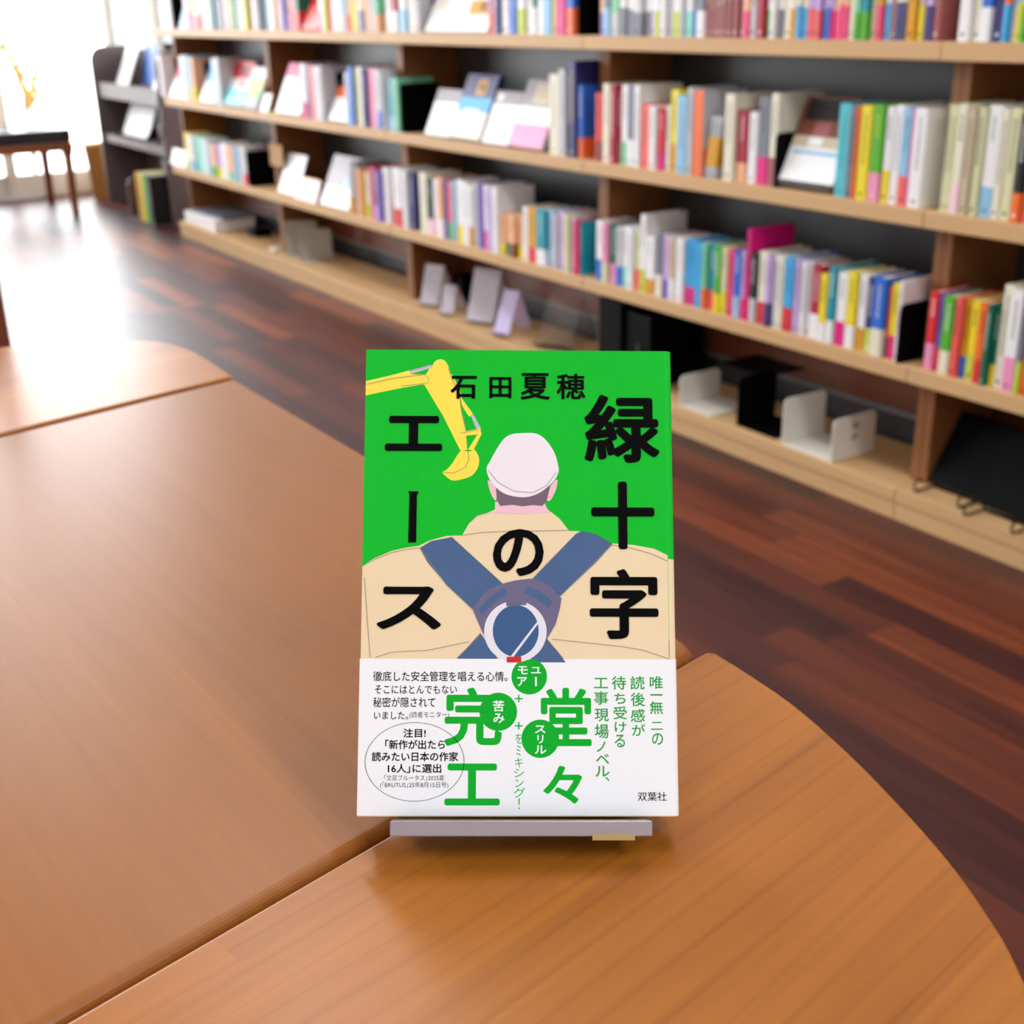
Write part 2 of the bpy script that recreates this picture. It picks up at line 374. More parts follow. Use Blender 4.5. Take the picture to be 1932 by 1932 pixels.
ROW3 = """353 YL 158,362 Wb 152,372 t 150,380 t 150,389 W 150,396 b 138,402 oE 134,413 vY 138,423 W 150,434 oM 140,445 b 142,453 W 150,461 GR 148,470 - 0,
660 GA 176,669 g 172,677 o 158,684 A 146,691 IL 150,699 F 172,706 Zv 168,715 V 164,724 W 178,735 M 172,748 WR 186,762 W 182,771 N 178,782 - 0,
792 I 186,806 Kp 170,817 Wp 174,828 oW 182,838 V 178,845 rE 176,854 b 180,861 WY 186,874 W 180,886 WA 176,894 G 186,902 V 188,912 WH 186,921 v 180,931 W 186,942 oY 116,952 oD 116,964 oZ 116,974 oY 116,985 W 148,996 AR 150,1013 TW 152,1031 b 152,1042 G 146,1052 v 156,1064 l 152,1075 G 150,1083 H 142,1091 T 140,1105 - 0,
1122 WB 152,1136 Pl 150,1147 DP 152,1160 GB 148,1172 Wt 152,1182 W 150,1193 lr 148,1206 WL 190,1217 WA 142,1234 gI 152,1248 vV 152,1261 UW 152,1272 W 152,1287 SF 152,1298 SF 152,1308 S 150,1322 MO 150,1331 Tr 152,1346 EY 152,1357 lY 152,1368 H 150,1380 Bb 152,1393 vH 152,1401 - 0,1403 F 204,1411 KG 154,1424 IR 160,1441 vN 156,1452 W 158,1463 I 158,1473 SR 160,1490 v 158,1501 W 156,1511 G 156,1523 CW 156,1542 YW 142,1557 TW 160,1571 WF 152,1591 YW 158,1608 WA 156,1625 NL 152,1639 BI 158,1662 rZ 142,1670 YF 152,1684 W 160,1692 - 0,
1740 RP 152,1756 VR 150,1768 EI 150,1788 r 152,1801 AB 150,1815 YL 150,1832 OR 150,1848 D 150,1858 DY 150,1868 I 190,1888 WP 186,1911 gL 176,1921 rO 160,1936 - 0"""
FRONT = 0.012
def parse(s):
    e = []
    for tok in s.replace('\n', '').split(','):
        p = tok.split()
        if p: e.append((float(p[0]), p[1], int(p[2])/1000))
    return e
zones = [(x-0.0215, x+0.0215) for x in ENDS]
BOOKS = []
for row, src in ((1, ROW1), (2, ROW2), (3, ROW3)):
    es = parse(src)
    for (x, c, h), nx in zip(es, es[1:]):
        if c == '-': continue
        a, b = u_at(x, SH+FRONT, Z[row]), u_at(nx[0], SH+FRONT, Z[row])
        for z0, z1 in zones:                      # keep clear of the uprights
            if a < z1 and b > z0:
                if a >= z0: a = z1
                elif b <= z1: b = z0
                else: a = z1
        if b-a < 0.005: continue
        bay = max([i for i in range(5) if ENDS[i] < (a+b)/2] or [0])
        BOOKS.append(dict(row=row, bay=bay, a=a, b=b, c=c, h=h))
SZ = [(0.35, 0.165), (0.5, 0.14)]
def book_mesh(t, h, d, code, rng):
    """hard-shelled cover: rounded spine at the front, two boards, with a darker printed title down the spine"""
    top = pm(code[0]); m = MB(); r = min(0.004, t*0.3)
    n = 4
    out = [(0, d)] + [(r-r*math.cos(math.radians(90*i/n)), r-r*math.sin(math.radians(90*i/n))) for i in range(n+1)]
    out += [(t-r+r*math.sin(math.radians(90*i/n)), r-r*math.cos(math.radians(90*i/n))) for i in range(n+1)] + [(t, d)]
    k = min(0.0012, t*0.12)
    inn = [(k, d), (k, r+k), (t-k, r+k), (t-k, d)]
    prof = out + inn[::-1]
    m.prism(prof, 0, h, top)
    # printed title marks
    lum = sum(PAL[code[0]][0])/3
    ink = pm('K') if lum > 120 else pm('W')
    if rng.random() < 0.25: ink = pm(rng.choice('BRDNZ' if lum > 120 else 'YWI'))
    w = min(t*0.42, 0.0075); z = h*0.9; zend = h*(0.5 if len(code) > 1 else 0.32)
    zend += h*rng.uniform(0, 0.2)
    while z > zend and t > 0.008:
        g = w*rng.uniform(0.7, 1.15)
        for q in range(3):
            ww = w*rng.uniform(0.3, 0.5); zz = z - g*q/3
            m.add([(t/2-ww, -0.0002, zz-g*0.16), (t/2+ww, -0.0002, zz-g*0.16), (t/2+ww, -0.0002, zz), (t/2-ww, -0.0002, zz)], [(0, 1, 2, 3)], ink)
        z -= g*1.25
    if len(code) == 1 or rng.random() < 0.5:
        zz = h*0.05; ww = w*0.4
        m.add([(t/2-ww, -0.0006, zz), (t/2+ww, -0.0006, zz), (t/2+ww, -0.0006, zz+w*0.7), (t/2-ww, -0.0006, zz+w*0.7)], [(0, 1, 2, 3)], ink)
    return m
def make_book(b, rng):
    t = b['b']-b['a']-0.0016; h = b['h']; d = 0.105 if h < 0.16 else 0.13
    if h > 0.205: d = 0.15
    if h < 0.125: d = 0.085
    o = book_mesh(t, h, d, b['c'], rng).build('book')
    off = FRONT + rng.uniform(-0.006, 0.006)
    place(o, W(b['a']+0.0008, SH+off, Z[b['row']]+0.0004))
    k = min(0.0012, t*0.12)
    MB().box((k+0.0001, 0.004+k+0.0003, 0.002), (t-k-0.0001, d-0.003, h-0.003), M_PAGE).build('page_block', o)
    if len(b['c']) > 1:
        bh = h*rng.uniform(0.27, 0.36); m = MB(); e = 0.0003; r = min(0.004, t*0.3)
        out = [(-e, d*0.96), (-e, r), (r*0.3-e*0.7, r*0.3-e*0.7), (r, -e), (t-r, -e), (t-r*0.3+e*0.7, r*0.3-e*0.7), (t+e, r), (t+e, d*0.96)]
        vs = [(x, y, 0.0005) for x, y in out] + [(x, y, bh) for x, y in out]; n = len(out)
        m.add(vs, [(i, i+1, n+i+1, n+i) for i in range(n-1)], pm(b['c'][1]))
        m.build('paper_band', o)
    return o
ORD = ['first', 'second', 'third', 'fourth', 'fifth', 'sixth', 'seventh', 'eighth', 'ninth', 'tenth', 'eleventh', 'twelfth', 'thirteenth', 'fourteenth', 'fifteenth', 'sixteenth']
def look(b):
    h = b['h']; s = 'tall ' if h > 0.2 else ''
    n = s + PAL[b['c'][0]][1] + ' book'
    if len(b['c']) > 1: n += ' with ' + PAL[b['c'][1]][1] + ' band'
    return n
SHORT = ['window-side bookcase', 'second bookcase', 'middle bookcase', 'fourth bookcase', 'rightmost bookcase']
from collections import defaultdict
cells = defaultdict(list)
for b in BOOKS: cells[(b['row'], b['bay'])].append(b)
for key, bs in cells.items():
    bs.sort(key=lambda b: b['a'])
    seen = defaultdict(list)
    for b in bs: seen[look(b)].append(b)
    for i, b in enumerate(bs):
        same = seen[look(b)]; row, bay = key
        where = '%s of %s' % (ROWN[row], SHORT[bay])
        col = lambda q: PAL[q['c'][0]][1]
        if len(same) == 1:
            nb = bs[i-1] if i else (bs[i+1] if len(bs) > 1 else None)
            side = 'right of a ' if i else 'left of a '
            lab = look(b) + ' on ' + where
            if nb and len(lab.split()) <= 10: lab += ', ' + side + col(nb) + ' one'
        else:
            j = same.index(b)
            lab = '%s %s from left, %s' % (ORD[j], look(b), where)
        b['lab'] = lab
rng = random.Random(3)
for b in sorted(BOOKS, key=lambda b: (b['row'], b['a'])):
    o = make_book(b, rng)
    if len(b['lab'].split()) > 16: print('LONG', b['lab'])
    tag(o, b['lab'], 'book', 'books on the %s of the %s' % (ROWN[b['row']], BAYN[b['bay']]))
print('BOOKS', len(BOOKS))

# ------------------------------------------------------------------ books shown face out, leaning back
def face_book(name, x0, x1, row, h, zonesv, label, lean=24, t=0.014, cat='book', group='books shown face out', fr=0.012, yaw=0, r=0.0, motif=None):
    a = u_at(x0, SH+fr, Z[row]); b = u_at(x1, SH+fr, Z[row]); w = b-a-0.001
    o = thing(name, W(a+0.0005, SH+fr, Z[row]+0.0004+t*math.sin(math.radians(lean))), label, cat, group, rot=YAW+math.radians(yaw))
    R = Matrix.Rotation(math.radians(-lean), 4, 'X')
    def tr(m):
        s = math.sin(math.radians(lean))*0
        m.v = [tuple(R @ Vector(p)) for p in m.v]; return m
    m = MB(); z = 0
    for fz, code in zonesv:
        z1 = h*fz
        m.box((0, 0, z), (w, 0.0015, z1), pm(code)); z = z1
    m.box((0, t-0.0015, 0), (w, t, h), pm(zonesv[-1][1]))
    m.box((w-0.0015, 0.0015, 0), (w, t-0.0015, h), pm(zonesv[-1][1]))
    for (fx0, fz0, fx1, fz1, code) in (motif or ()):
        m.add([(w*fx0, -0.0004, h*fz0), (w*fx1, -0.0004, h*fz0), (w*fx1, -0.0004, h*fz1), (w*fx0, -0.0004, h*fz1)], [(0, 1, 2, 3)], pm(code))
    tr(m).build('cover', o)
    if t > 0.005:
        tr(MB().box((0.002, 0.0016, 0.002), (w-0.0016, t-0.0016, h-0.003), M_PAGE)).build('page_block', o)
    return o
face_book('book', 337, 349, 1, 0.10, [(1, 'b')], 'pale blue booklet in the gap on the top shelf nearest the window', 20, 0.004)
face_book('book', 570, 601, 1, 0.15, [(0.55, 'r'), (1, 'R')], 'coral red book shown face out on top shelf of second bookcase', 24)
face_book('picture_book', 801, 918, 1, 0.25, [(1, 'W')], 'large white picture book shown face out on top shelf of the middle bookcase', 26, 0.010,
          motif=((0.1, 0.25, 0.25, 0.4, 'I'), (0.62, 0.2, 0.92, 0.36, 'A'), (0.78, 0.24, 0.99, 0.34, 'o')))
face_book('book', 319, 345, 2, 0.165, [(0.55, 'W'), (1, 'H')], 'white and hot pink book face out, second shelf of bookcase nearest window', 24)
face_book('book', 376, 403, 2, 0.16, [(0.55, 'W'), (0.8, 'b'), (1, 'B')], 'white and blue book face out before a black bookend, second shelf', 24)
face_book('book', 421, 455, 2, 0.185, [(0.08, 'T'), (0.38, 'c'), (0.62, 'W'), (1, 'R')], 'aqua, white and red book face out on second shelf nearest window', 26, motif=((0.35, 0.7, 0.8, 0.9, 'm'), (0.55, 0.42, 0.8, 0.58, 'r')))
face_book('book', 456, 483, 2, 0.165, [(0.25, 'g'), (0.45, 'E'), (0.7, 'L'), (1, 'W')], 'lime, green and white book face out beside the aqua red book', 24, motif=((0.1, 0.72, 0.9, 0.9, 'I'), (0.3, 0.3, 0.6, 0.42, 'Y')))
face_book('booklet', 490, 505, 2, 0.07, [(1, 'W')], 'small white card leaning at the left of the tall magenta white book', 22, 0.002, cat='card')
face_book('book', 519, 566, 2, 0.19, [(0.72, 'W'), (1, 'F')], 'white book with magenta top face out on second shelf, second bookcase', 24)
face_book('book', 619, 654, 2, 0.15, [(0.55, 'W'), (0.8, 'O'), (1, 'K')], 'white, orange and black book face out, second shelf of second bookcase', 24)
face_book('book', 801, 846, 2, 0.142, [(0.72, 'W'), (1, 'h')], 'white book with grey top, leftmost of four tilted books, middle bookcase', 24, motif=((0.3, 0.5, 0.75, 0.56, 'b'), (0.2, 0.3, 0.5, 0.35, 'b')))
face_book('book', 847, 904, 2, 0.19, [(0.42, 'y'), (0.64, 'S'), (1, 'N')], 'cream and blue book with a gold motif, tallest of four tilted books', 24, 0.02, motif=((0.42, 0.68, 0.72, 0.92, 'A'), (0.52, 0.74, 0.64, 0.86, 'Z'), (0.2, 0.42, 0.7, 0.46, 'W')))
face_book('book', 908, 957, 2, 0.15, [(0.75, 'W'), (1, 'h')], 'white book with grey top, between the blue and pink tilted books', 24, motif=((0.1, 0.82, 0.3, 0.94, 'W'), (0.7, 0.1, 0.8, 0.25, 'S'), (0.2, 0.5, 0.4, 0.55, 'b')))
face_book('book', 958, 1021, 2, 0.186, [(0.34, 'P'), (0.6, 'W'), (1, 'h')], 'grey and white book with pink band, rightmost of four tilted books', 24, 0.02, motif=((0.2, 0.4, 0.5, 0.44, 'b'), (0.3, 0.64, 0.8, 0.95, 'U')))
face_book('book', 1465, 1566, 2, 0.19, [(0.06, 'K'), (0.44, 'W'), (0.56, 'U'), (1, 'Z')], 'wide dark brown book with white lower half face out, fourth bookcase', 24, 0.02,
          motif=((0.08, 0.36, 0.9, 0.40, 'b'), (0.3, 0.46, 0.55, 0.55, 'W'), (0.32, 0.56, 0.6, 0.72, 'm'), (0.08, 0.74, 0.95, 0.98, 'K')))
face_book('booklet', 321, 350, 3, 0.075, [(1, 'W')], 'round-topped white card at the left end of the third shelf', 18, 0.003, cat='card')
face_book('booklet', 524, 560, 3, 0.155, [(1, 'W')], 'blank white booklet standing on third shelf behind the peach card', 22, 0.004, cat='booklet', fr=0.03)
face_book('booklet', 556, 596, 3, 0.085, [(0.5, 'p'), (0.9, 'W'), (1, 'o')], 'small peach and white card in front of the blank white booklet', 18, 0.004, cat='card', fr=0.005)
face_book('book', 603, 657, 3, 0.186, [(0.4, 'W'), (1, 'h')], 'grey book with white band tilted at left of the third shelf books', 24, 0.012, motif=((0.6, 0.4, 0.95, 0.62, 'b'),))
for x0, x1, lab in ((1306, 1324, 'grey book with red orange spine before three leaning books, second shelf, fourth bookcase'),):
    a = u_at(x0, SH+0.002, Z[2]); t = u_at(x1, SH, Z[2])-a-0.004
    o = book_mesh(t, 0.186, 0.13, 'G', rng).build('book'); place(o, W(a, SH+0.002, Z[2]+0.0004)); tag(o, lab, 'book', 'books on the second shelf of the fourth bookcase from the window')
    MB().box((0.0013, 0.006, 0.002), (t-0.0013, 0.127, 0.183), M_PAGE).build('page_block', o)
    MB().box((0.0004, -0.0012, 0.0003), (t-0.0004, -0.0003, 0.1857), pm('O')).build('spine_panel', o)
    MB().box((t+0.0001, 0.003, 0.0005), (t+0.0005, 0.128, 0.06), pm('O')).build('paper_band', o)
for j, x0 in enumerate((1327, 1336.5, 1346)):
    a = u_at(1329, SH+0.002, Z[2])+0.0112*j; o = book_mesh(0.0095, 0.134, 0.105, 'G', rng).build('book')
    place(o, W(a, SH+0.002, Z[2]+0.0004+0.0095*math.sin(math.radians(8)))); o.rotation_euler = (0, math.radians(8), YAW)
    tag(o, '%s of three leaning grey books with amber bands, second shelf' % ('leftmost', 'middle', 'rightmost')[j], 'book', 'books on the second shelf of the fourth bookcase from the window')
    MB().box((0.0013, 0.006, 0.002), (0.0082, 0.102, 0.131), M_PAGE).build('page_block', o)
    MB().box((-0.0003, -0.0004, 0.026), (0.0098, 0.08, 0.09), pm('A')).build('paper_band', o)

# ------------------------------------------------------------------ bookends, cards and stands on the shelves
def l_bookend(x, row, w, h, m, label, flip=1, n=0.03, tab=None, group='bookends', foot=0.09):
    u = u_at(x, SH+FRONT, Z[row])+0.001
    o = thing('bookend', W(u, SH+n, Z[row]+0.0004), label, 'bookend', group)
    MB().prism(rounded(0, 0, w, h, 0.012, 4, (0, 0, 1, 1)), 0, 0.0025*flip, m, 'x').build('plate', o)
    MB().box((0.0 if flip > 0 else -foot, 0, 0), (foot if flip > 0 else 0, w, 0.002), m).build('foot', o)
    if tab: MB().box((0.0026 if flip > 0 else -0.004, w*0.45, h*0.35), (0.0034 if flip > 0 else -0.0026, w*0.8, h*0.9), tab).build('label_sheet', o)
    return o
l_bookend(325, 1, 0.12, 0.15, M_BLACK, 'black bookend in the gap on the top shelf near the window', n=0.02, foot=0.004)
l_bookend(568, 1, 0.12, 0.16, M_BLACK, 'black bookend behind the coral red book on the top shelf', n=0.06, foot=0.004)
l_bookend(797, 1, 0.14, 0.2, M_BLACK, 'black bookend at the left of the large white picture book', n=0.05, foot=0.004)
l_bookend(1086, 1, 0.14, 0.19, M_BLACK, 'black bookend at right end of the top shelf, middle bookcase', n=0.02, foot=0.02)
l_bookend(318, 2, 0.12, 0.15, M_BLACK, 'black bookend behind the white and hot pink book', n=0.06, foot=0.004)
l_bookend(372, 2, 0.12, 0.16, M_BLACK, 'black bookend behind the white and blue face-out book', n=0.06, foot=0.004)
l_bookend(616, 2, 0.12, 0.16, M_BLACK, 'black bookend behind the white and orange face-out book', n=0.06, foot=0.004)
l_bookend(758, 2, 0.14, 0.145, M_BLACK, 'black bookend at right end of second shelf, second bookcase', n=0.012, foot=0.04)
l_bookend(1459, 2, 0.13, 0.11, M_BLACK, 'black bookend beside the wide dark brown face-out book', n=0.01, foot=0.006)
l_bookend(471, 3, 0.13, 0.135, M_BLACK, 'black bookend beside the tan card on the third shelf', n=0.008, foot=0.05)
l_bookend(1693, 3, 0.13, 0.115, M_BLACK, 'black bookend at right end of the third shelf, fourth bookcase', n=0.004, foot=0.012)
tag(place(MB().box((0, 0, 0), (0.13, 0.003, 0.085), M_TAN).build('card', bevel=0.001), W(-4.835, SH+0.055, Z[3]+0.09)), 'blank tan card fixed to the upright beside the black bookend', 'card')
tag(place(MB().box((0, 0, 0), (0.09, 0.03, 0.0015), pm('Y')).build('paper_slip'), W(u_at(503, SH+0.002, Z[2]), SH+0.002, Z[2]+0.0004)), 'yellow paper slip lying flat on the second shelf edge', 'paper')
# bottom shelf, bay by bay
Zb = Z[0]+0.0004
u, n = on_level(345, 418, Zb)
st = thing('paper_stack', W(u, SH+0.02, Zb), 'white paper stack lying on the bottom shelf nearest the window', 'paper stack')
MB().box((0, 0, 0), (0.40, 0.19, 0.05), mat('paper_sheets', (240, 240, 242), 0.7, 0.2, 0.05, 400)).build('sheets', st, 0.002)
fo = tag(place(MB().box((0, 0, 0), (0.38, 0.17, 0.008), pm('g')).build('folder', bevel=0.002), W(u+0.03, SH+0.035, Zb+0.0505), YAW+0.05), 'slate grey folder lying on top of the white paper stack', 'folder')
tag(place(MB().box((0, 0, 0), (0.09, 0.08, 0.035), M_BLACK).build('box', bevel=0.006), W(u+0.55, SH+0.11, Zb)), 'small black box on the bottom shelf right of the paper stack', 'box')
tag(place(MB().box((0, 0, 0), (0.05, 0.04, 0.012), M_WHITEM).build('tag_block', bevel=0.003), W(u_at(508, SH+0.04, Zb), SH+0.04, Zb)), 'tiny white block at the foot of the upright near the bookends', 'block')
for x, h, sl, lab in ((541, 0.135, 0, 'pale grey bookend at the left of the pair on bottom shelf'), (566, 0.12, 0.0, 'pale grey bookend at the right of the pair on bottom shelf')):
    uu = u_at(x, SH+0.05, Zb)
    o = thing('bookend', W(uu, SH+0.05, Zb), lab, 'bookend', 'pale bookends in the second bookcase', rot=YAW+math.radians(65))
    mg = mat('pale_grey_metal', (176, 172, 160), 0.45, 0.4)
    MB().prism(rounded(0, 0, 0.13, h, 0.01, 4, (0, 0, 1, 1)), 0, 0.0025, mg, 'y').build('plate', o)
    MB().box((0.01, -0.06, 0), (0.09, -0.001, 0.002), mg).build('foot', o)
# acrylic stands (middle bookcase)
def acrylic_stand(x, w, h, n, label, m, lean=25, lip=0.03, yaw=24):
    uu = u_at(x, SH+n, Zb)
    o = thing('acrylic_stand', W(uu, SH+n, Zb), label, 'display stand', 'acrylic stands in the middle bookcase', rot=YAW+math.radians(yaw))
    s, c = math.sin(math.radians(lean)), math.cos(math.radians(lean)); t = 0.003
    MB().prism([(0.0, 0.004), (h*s, 0.004+h*c), (h*s+t, 0.004+h*c), (t, 0.004)], 0, w, m, 'x').build('back_plate', o)
    MB().prism([(-lip*c, lip*s+0.001), (0, 0.001), (t, 0.004), (-lip*c, lip*s+0.004)], 0, w, m, 'x').build('lip', o)
    MB().prism([(h*s+t, 0.004+h*c), (h*s+0.06, 0), (h*s+0.06+t, 0), (h*s+2*t, 0.004+h*c)], 0, w, m, 'x').build('rear_leg', o)
    return o
M_HAZE = mat('hazy_plastic', (196, 190, 200), 0.25, 0.5, 0.06, 20)
acrylic_stand(793, 0.075, 0.13, 0.05, 'hazy acrylic stand against the upright, first of the row', M_HAZE, 18)
acrylic_stand(831, 0.05, 0.09, 0.035, 'smallest acrylic stand, bright and narrow, second of the row', M_HAZE, 16)
acrylic_stand(880, 0.10, 0.165, 0.05, 'tallest hazy acrylic stand in the middle of the row', M_HAZE, 20)
acrylic_stand(930, 0.055, 0.14, 0.02, 'narrow violet-tinted acrylic stand leaning back, fourth of the row', mat('violet_plastic', (206, 196, 236), 0.2, 0.5, 0.06, 20), 30)
acrylic_stand(1010, 0.12, 0.15, 0.05, 'clear acrylic stand nearest the black box file', M_ACR, 30)
tag(place(MB().box((0, 0, 0), (0.07, 0.06, 0.09), M_BLACK).build('box', bevel=0.006), W(u_at(855, SH+0.16, Zb), SH+0.16, Zb)), 'black box in shadow behind the acrylic stands', 'box')
# black box files and white bookends (fourth bookcase)
ub = u_at(1122, SH+0.04, Zb)
bx = thing('box_file', W(ENDS[3]+0.03, SH+0.03, Zb), 'tall black box file at the left of the bottom shelf, half behind the green book', 'box file', 'black files in the fourth bookcase')
MB().box((0, 0, 0), (0.10, 0.19, 0.205), M_BLACK).build('case', bx, 0.004)
MB().box((0.1001, 0.02, 0.11), (0.1008, 0.05, 0.19), mat('dark_label', (52, 52, 54), 0.5)).build('label_sheet', bx)
bx = thing('box_file', W(ENDS[3]+0.14, SH+0.04, Zb), 'second black box file beside the tall one', 'box file', 'black files in the fourth bookcase')
MB().box((0, 0, 0), (0.10, 0.18, 0.185), M_BLACK).build('case', bx, 0.004)
MB().tube([(0.05, -0.002, 0.02), (0.05, -0.002, 0.11)], 0.0018, M_STRIP, 6).build('edge_clip', bx)
def u_stand(x0, x1, n0, h, label, m, d=0.12, both=True, holes=False):
    a, b = u_at(x0, SH+n0, Zb), u_at(x1, SH+n0, Zb); w = b-a
    o = thing('bookend', W(a, SH+n0, Zb), label, 'bookend', 'bookends in the fourth bookcase')
    MB().prism(rounded(0, 0.0025, d, h, 0.014, 4, (0, 0, 1, 1)), 0, 0.003, m, 'x').build('plate', o)
    if both:
        p2 = MB().prism(rounded(0, 0.0025, d, h*0.9, 0.014, 4, (0, 0, 1, 1)), w-0.003, w, m, 'x')
        if holes:
            for hz in (0.62, 0.38):
                p2.box((w+0.0001, d*0.45, h*hz), (w+0.0006, d*0.58, h*hz+0.012), mat('worn_grey', (150, 140, 132), 0.6))
        p2.build('plate', o)
    MB().box((0, 0, 0), (w, d, 0.0025), m).build('foot', o)
    return o
u_stand(1281, 1340, 0.012, 0.075, 'white metal bookend just right of the green book', M_WHITEM, 0.13, both=False)
u_stand(1389, 1462, 0.02, 0.115, 'black metal bookend between two white ones', M_BLACK, 0.12, both=False)
tag(place(MB().box((0, 0, 0), (0.16, 0.13, 0.004), M_BLACK).build('plate', bevel=0.001), W(u_at(1330, SH+0.06, Zb), SH+0.1, Zb+0.1)), 'black sheet lying across the white and black bookends', 'sheet')
u_stand(1474, 1568, 0.008, 0.105, 'white metal bookend with two upright plates on bottom shelf', M_WHITEM, 0.13, True, True)
# wire stands (rightmost bookcase)
for j, (x, n0, lab) in enumerate(((ENDS[4]+0.03, 0.045, 'black wire book stand closest to the upright, bottom shelf'), (ENDS[4]+0.17, 0.02, 'black wire book stand in front, middle of its heap'), (ENDS[4]+0.31, 0.06, 'black wire book stand at the right frame edge'))):
    uu = x
    o = thing('wire_stand', W(uu, SH+n0, Zb), lab, 'book stand', 'black wire stands in the rightmost bookcase')
    MB().prism([(0.02, 0.012), (0.10, 0.145), (0.104, 0.143), (0.024, 0.010)], 0.0, 0.13, M_BLACK, 'x').build('back_plate', o, 0.001)
    for q in (0.012, 0.118):
        pts = [(q, 0.075, 0.09), (q, 0.02, 0.004), (q, -0.028, 0.004)] + [(q, -0.028-0.012*math.sin(math.radians(a)), 0.016-0.012*math.cos(math.radians(a))) for a in range(20, 241, 20)]
        MB().tube(pts, 0.0025, M_BLACK, 6).build('hook', o)
    MB().tube([(0.012, 0.02, 0.005), (0.118, 0.02, 0.005)], 0.0025, M_BLACK, 6).build('cross_bar', o)
    MB().tube([(0.065, 0.10, 0.14), (0.065, 0.17, 0.004)], 0.0025, M_BLACK, 6).build('rear_leg', o)
# ------------------------------------------------------------------ things by the window
# magazine rack
rk = thing('magazine_rack', W(-7.22, 2.0-0.02, 0), 'dark brown magazine rack with rounded top between window and bookcases', 'magazine rack')
RW = 1.10; RD = 0.235
side = rounded(0, 0, RD, 0.822, 0.075, 6, (0, 0, 0, 1))
MB().prism(side, 0, 0.02, M_RACK, 'x').build('side_panel', rk)
MB().prism(side, RW-0.02, RW, M_RACK, 'x').build('side_panel', rk)
MB().box((0.0201, RD-0.012, 0.0), (RW-0.0201, RD, 0.80), M_RACK).build('back_panel', rk)
for zf, lip in ((0.566, 0.075), (0.335, 0.04)):
    m = MB().prism([(0.02, zf), (0.032, zf), (0.032, zf+0.018), (RD-0.013, zf+0.05), (RD-0.013, zf+0.066), (0.032, zf+0.032), (0.032, zf+lip), (0.02, zf+lip)], 0.0201, RW-0.0201, M_RACK, 'x')
    m.build('shelf', rk)
for zz in (0.60, 0.46, 0.29):
    MB().box((RW-0.03, -0.012, zz-0.03), (RW-0.012, -0.0005, zz+0.03), M_HAZE).build('clip', rk, 0.005)
def leaflet(u, n, z, w, h, code, label, lean=18, cat='booklet', r=0.01, mm=None):
    o = place(MB().prism([(x, zz) for x, zz in rounded(0, 0, w, h, r, 4)], 0, 0.004, mm or pm(code), 'y').build('booklet'), W(u, n, z))
    o.rotation_euler = (math.radians(-lean), 0, YAW)
    return tag(o, label, cat, 'booklets in the magazine rack')
leaflet(-7.02, 2.035, 0.608, 0.21, 0.24, 'W', 'white booklet on the upper ledge of the magazine rack, nearest the window', 24)
leaflet(-6.80, 2.12, 0.64, 0.20, 0.20, 'B', 'blue booklet half hidden on the upper ledge of the magazine rack', 12)
leaflet(-6.42, 2.035, 0.608, 0.17, 0.22, 'W', 'white booklet at the right end of the upper ledge', 24)
leaflet(-6.98, 2.035, 0.385, 0.42, 0.185, 'W', 'wide white booklet on the lower ledge of the magazine rack', 24, r=0.04)
# small box of thin books beside the rack
bb = thing('book_holder', W(-6.565, 1.90, 0), 'small brown holder with rounded side on the floor before the rack', 'book holder')
mh = mat('holder_brown', (104, 78, 72), 0.5)
MB().prism(rounded(0, 0, 0.16, 0.20, 0.03, 5, (0, 0, 1, 1)), 0, 0.018, mh, 'x').build('side_panel', bb)
MB().box((0.0181, 0, 0), (0.40, 0.16, 0.015), mh).build('bottom_panel', bb)
for j, (uo, c, lab) in enumerate(((0.175, 'A', 'amber thin picture book, leftmost in the floor holder'), (0.232, 'Y', 'yellow thin picture book in the floor holder'), (0.289, 'E', 'green thin picture book in the floor holder'), (0.346, 'K', 'black thin picture book, rightmost in the floor holder'))):
    o = book_mesh(0.054, 0.235, 0.15, c, rng).build('picture_book'); place(o, W(-6.565+uo, 1.895, 0.0155)); tag(o, lab, 'book', 'picture books in the floor holder')
    MB().box((0.0014, 0.006, 0.002), (0.0526, 0.147, 0.232), M_PAGE).build('page_block', o)
# wicker basket
bk = thing('wicker_basket', W(-7.40, 2.03-0.0, 0), 'tan wicker waste basket standing left of the magazine rack', 'basket')
m = MB(); segs = 40; rows = 22; vs = []; fs = []
for i in range(rows+1):
    z = 0.004+0.286*i/rows; r0 = 0.072+0.026*i/rows
    for k in range(segs):
        wv = 0.0035*(1 if (k+i) % 2 else -1)
        a = 2*math.pi*k/segs; vs.append(((r0+wv)*math.cos(a), (r0+wv)*math.sin(a), z))
for i in range(rows):
    for k in range(segs): fs.append((i*segs+k, i*segs+(k+1) % segs, (i+1)*segs+(k+1) % segs, (i+1)*segs+k))
m.add(vs, fs, M_WICKER); m.lathe([(0.0, 0.004), (0.07, 0.004)], M_WICKER, 40); m.build('body', bk)
m = MB(); m.tube([(0.1*math.cos(2*math.pi*k/24), 0.1*math.sin(2*math.pi*k/24), 0.296) for k in range(25)], 0.008, M_WICKER, 8); m.build('rim', bk)
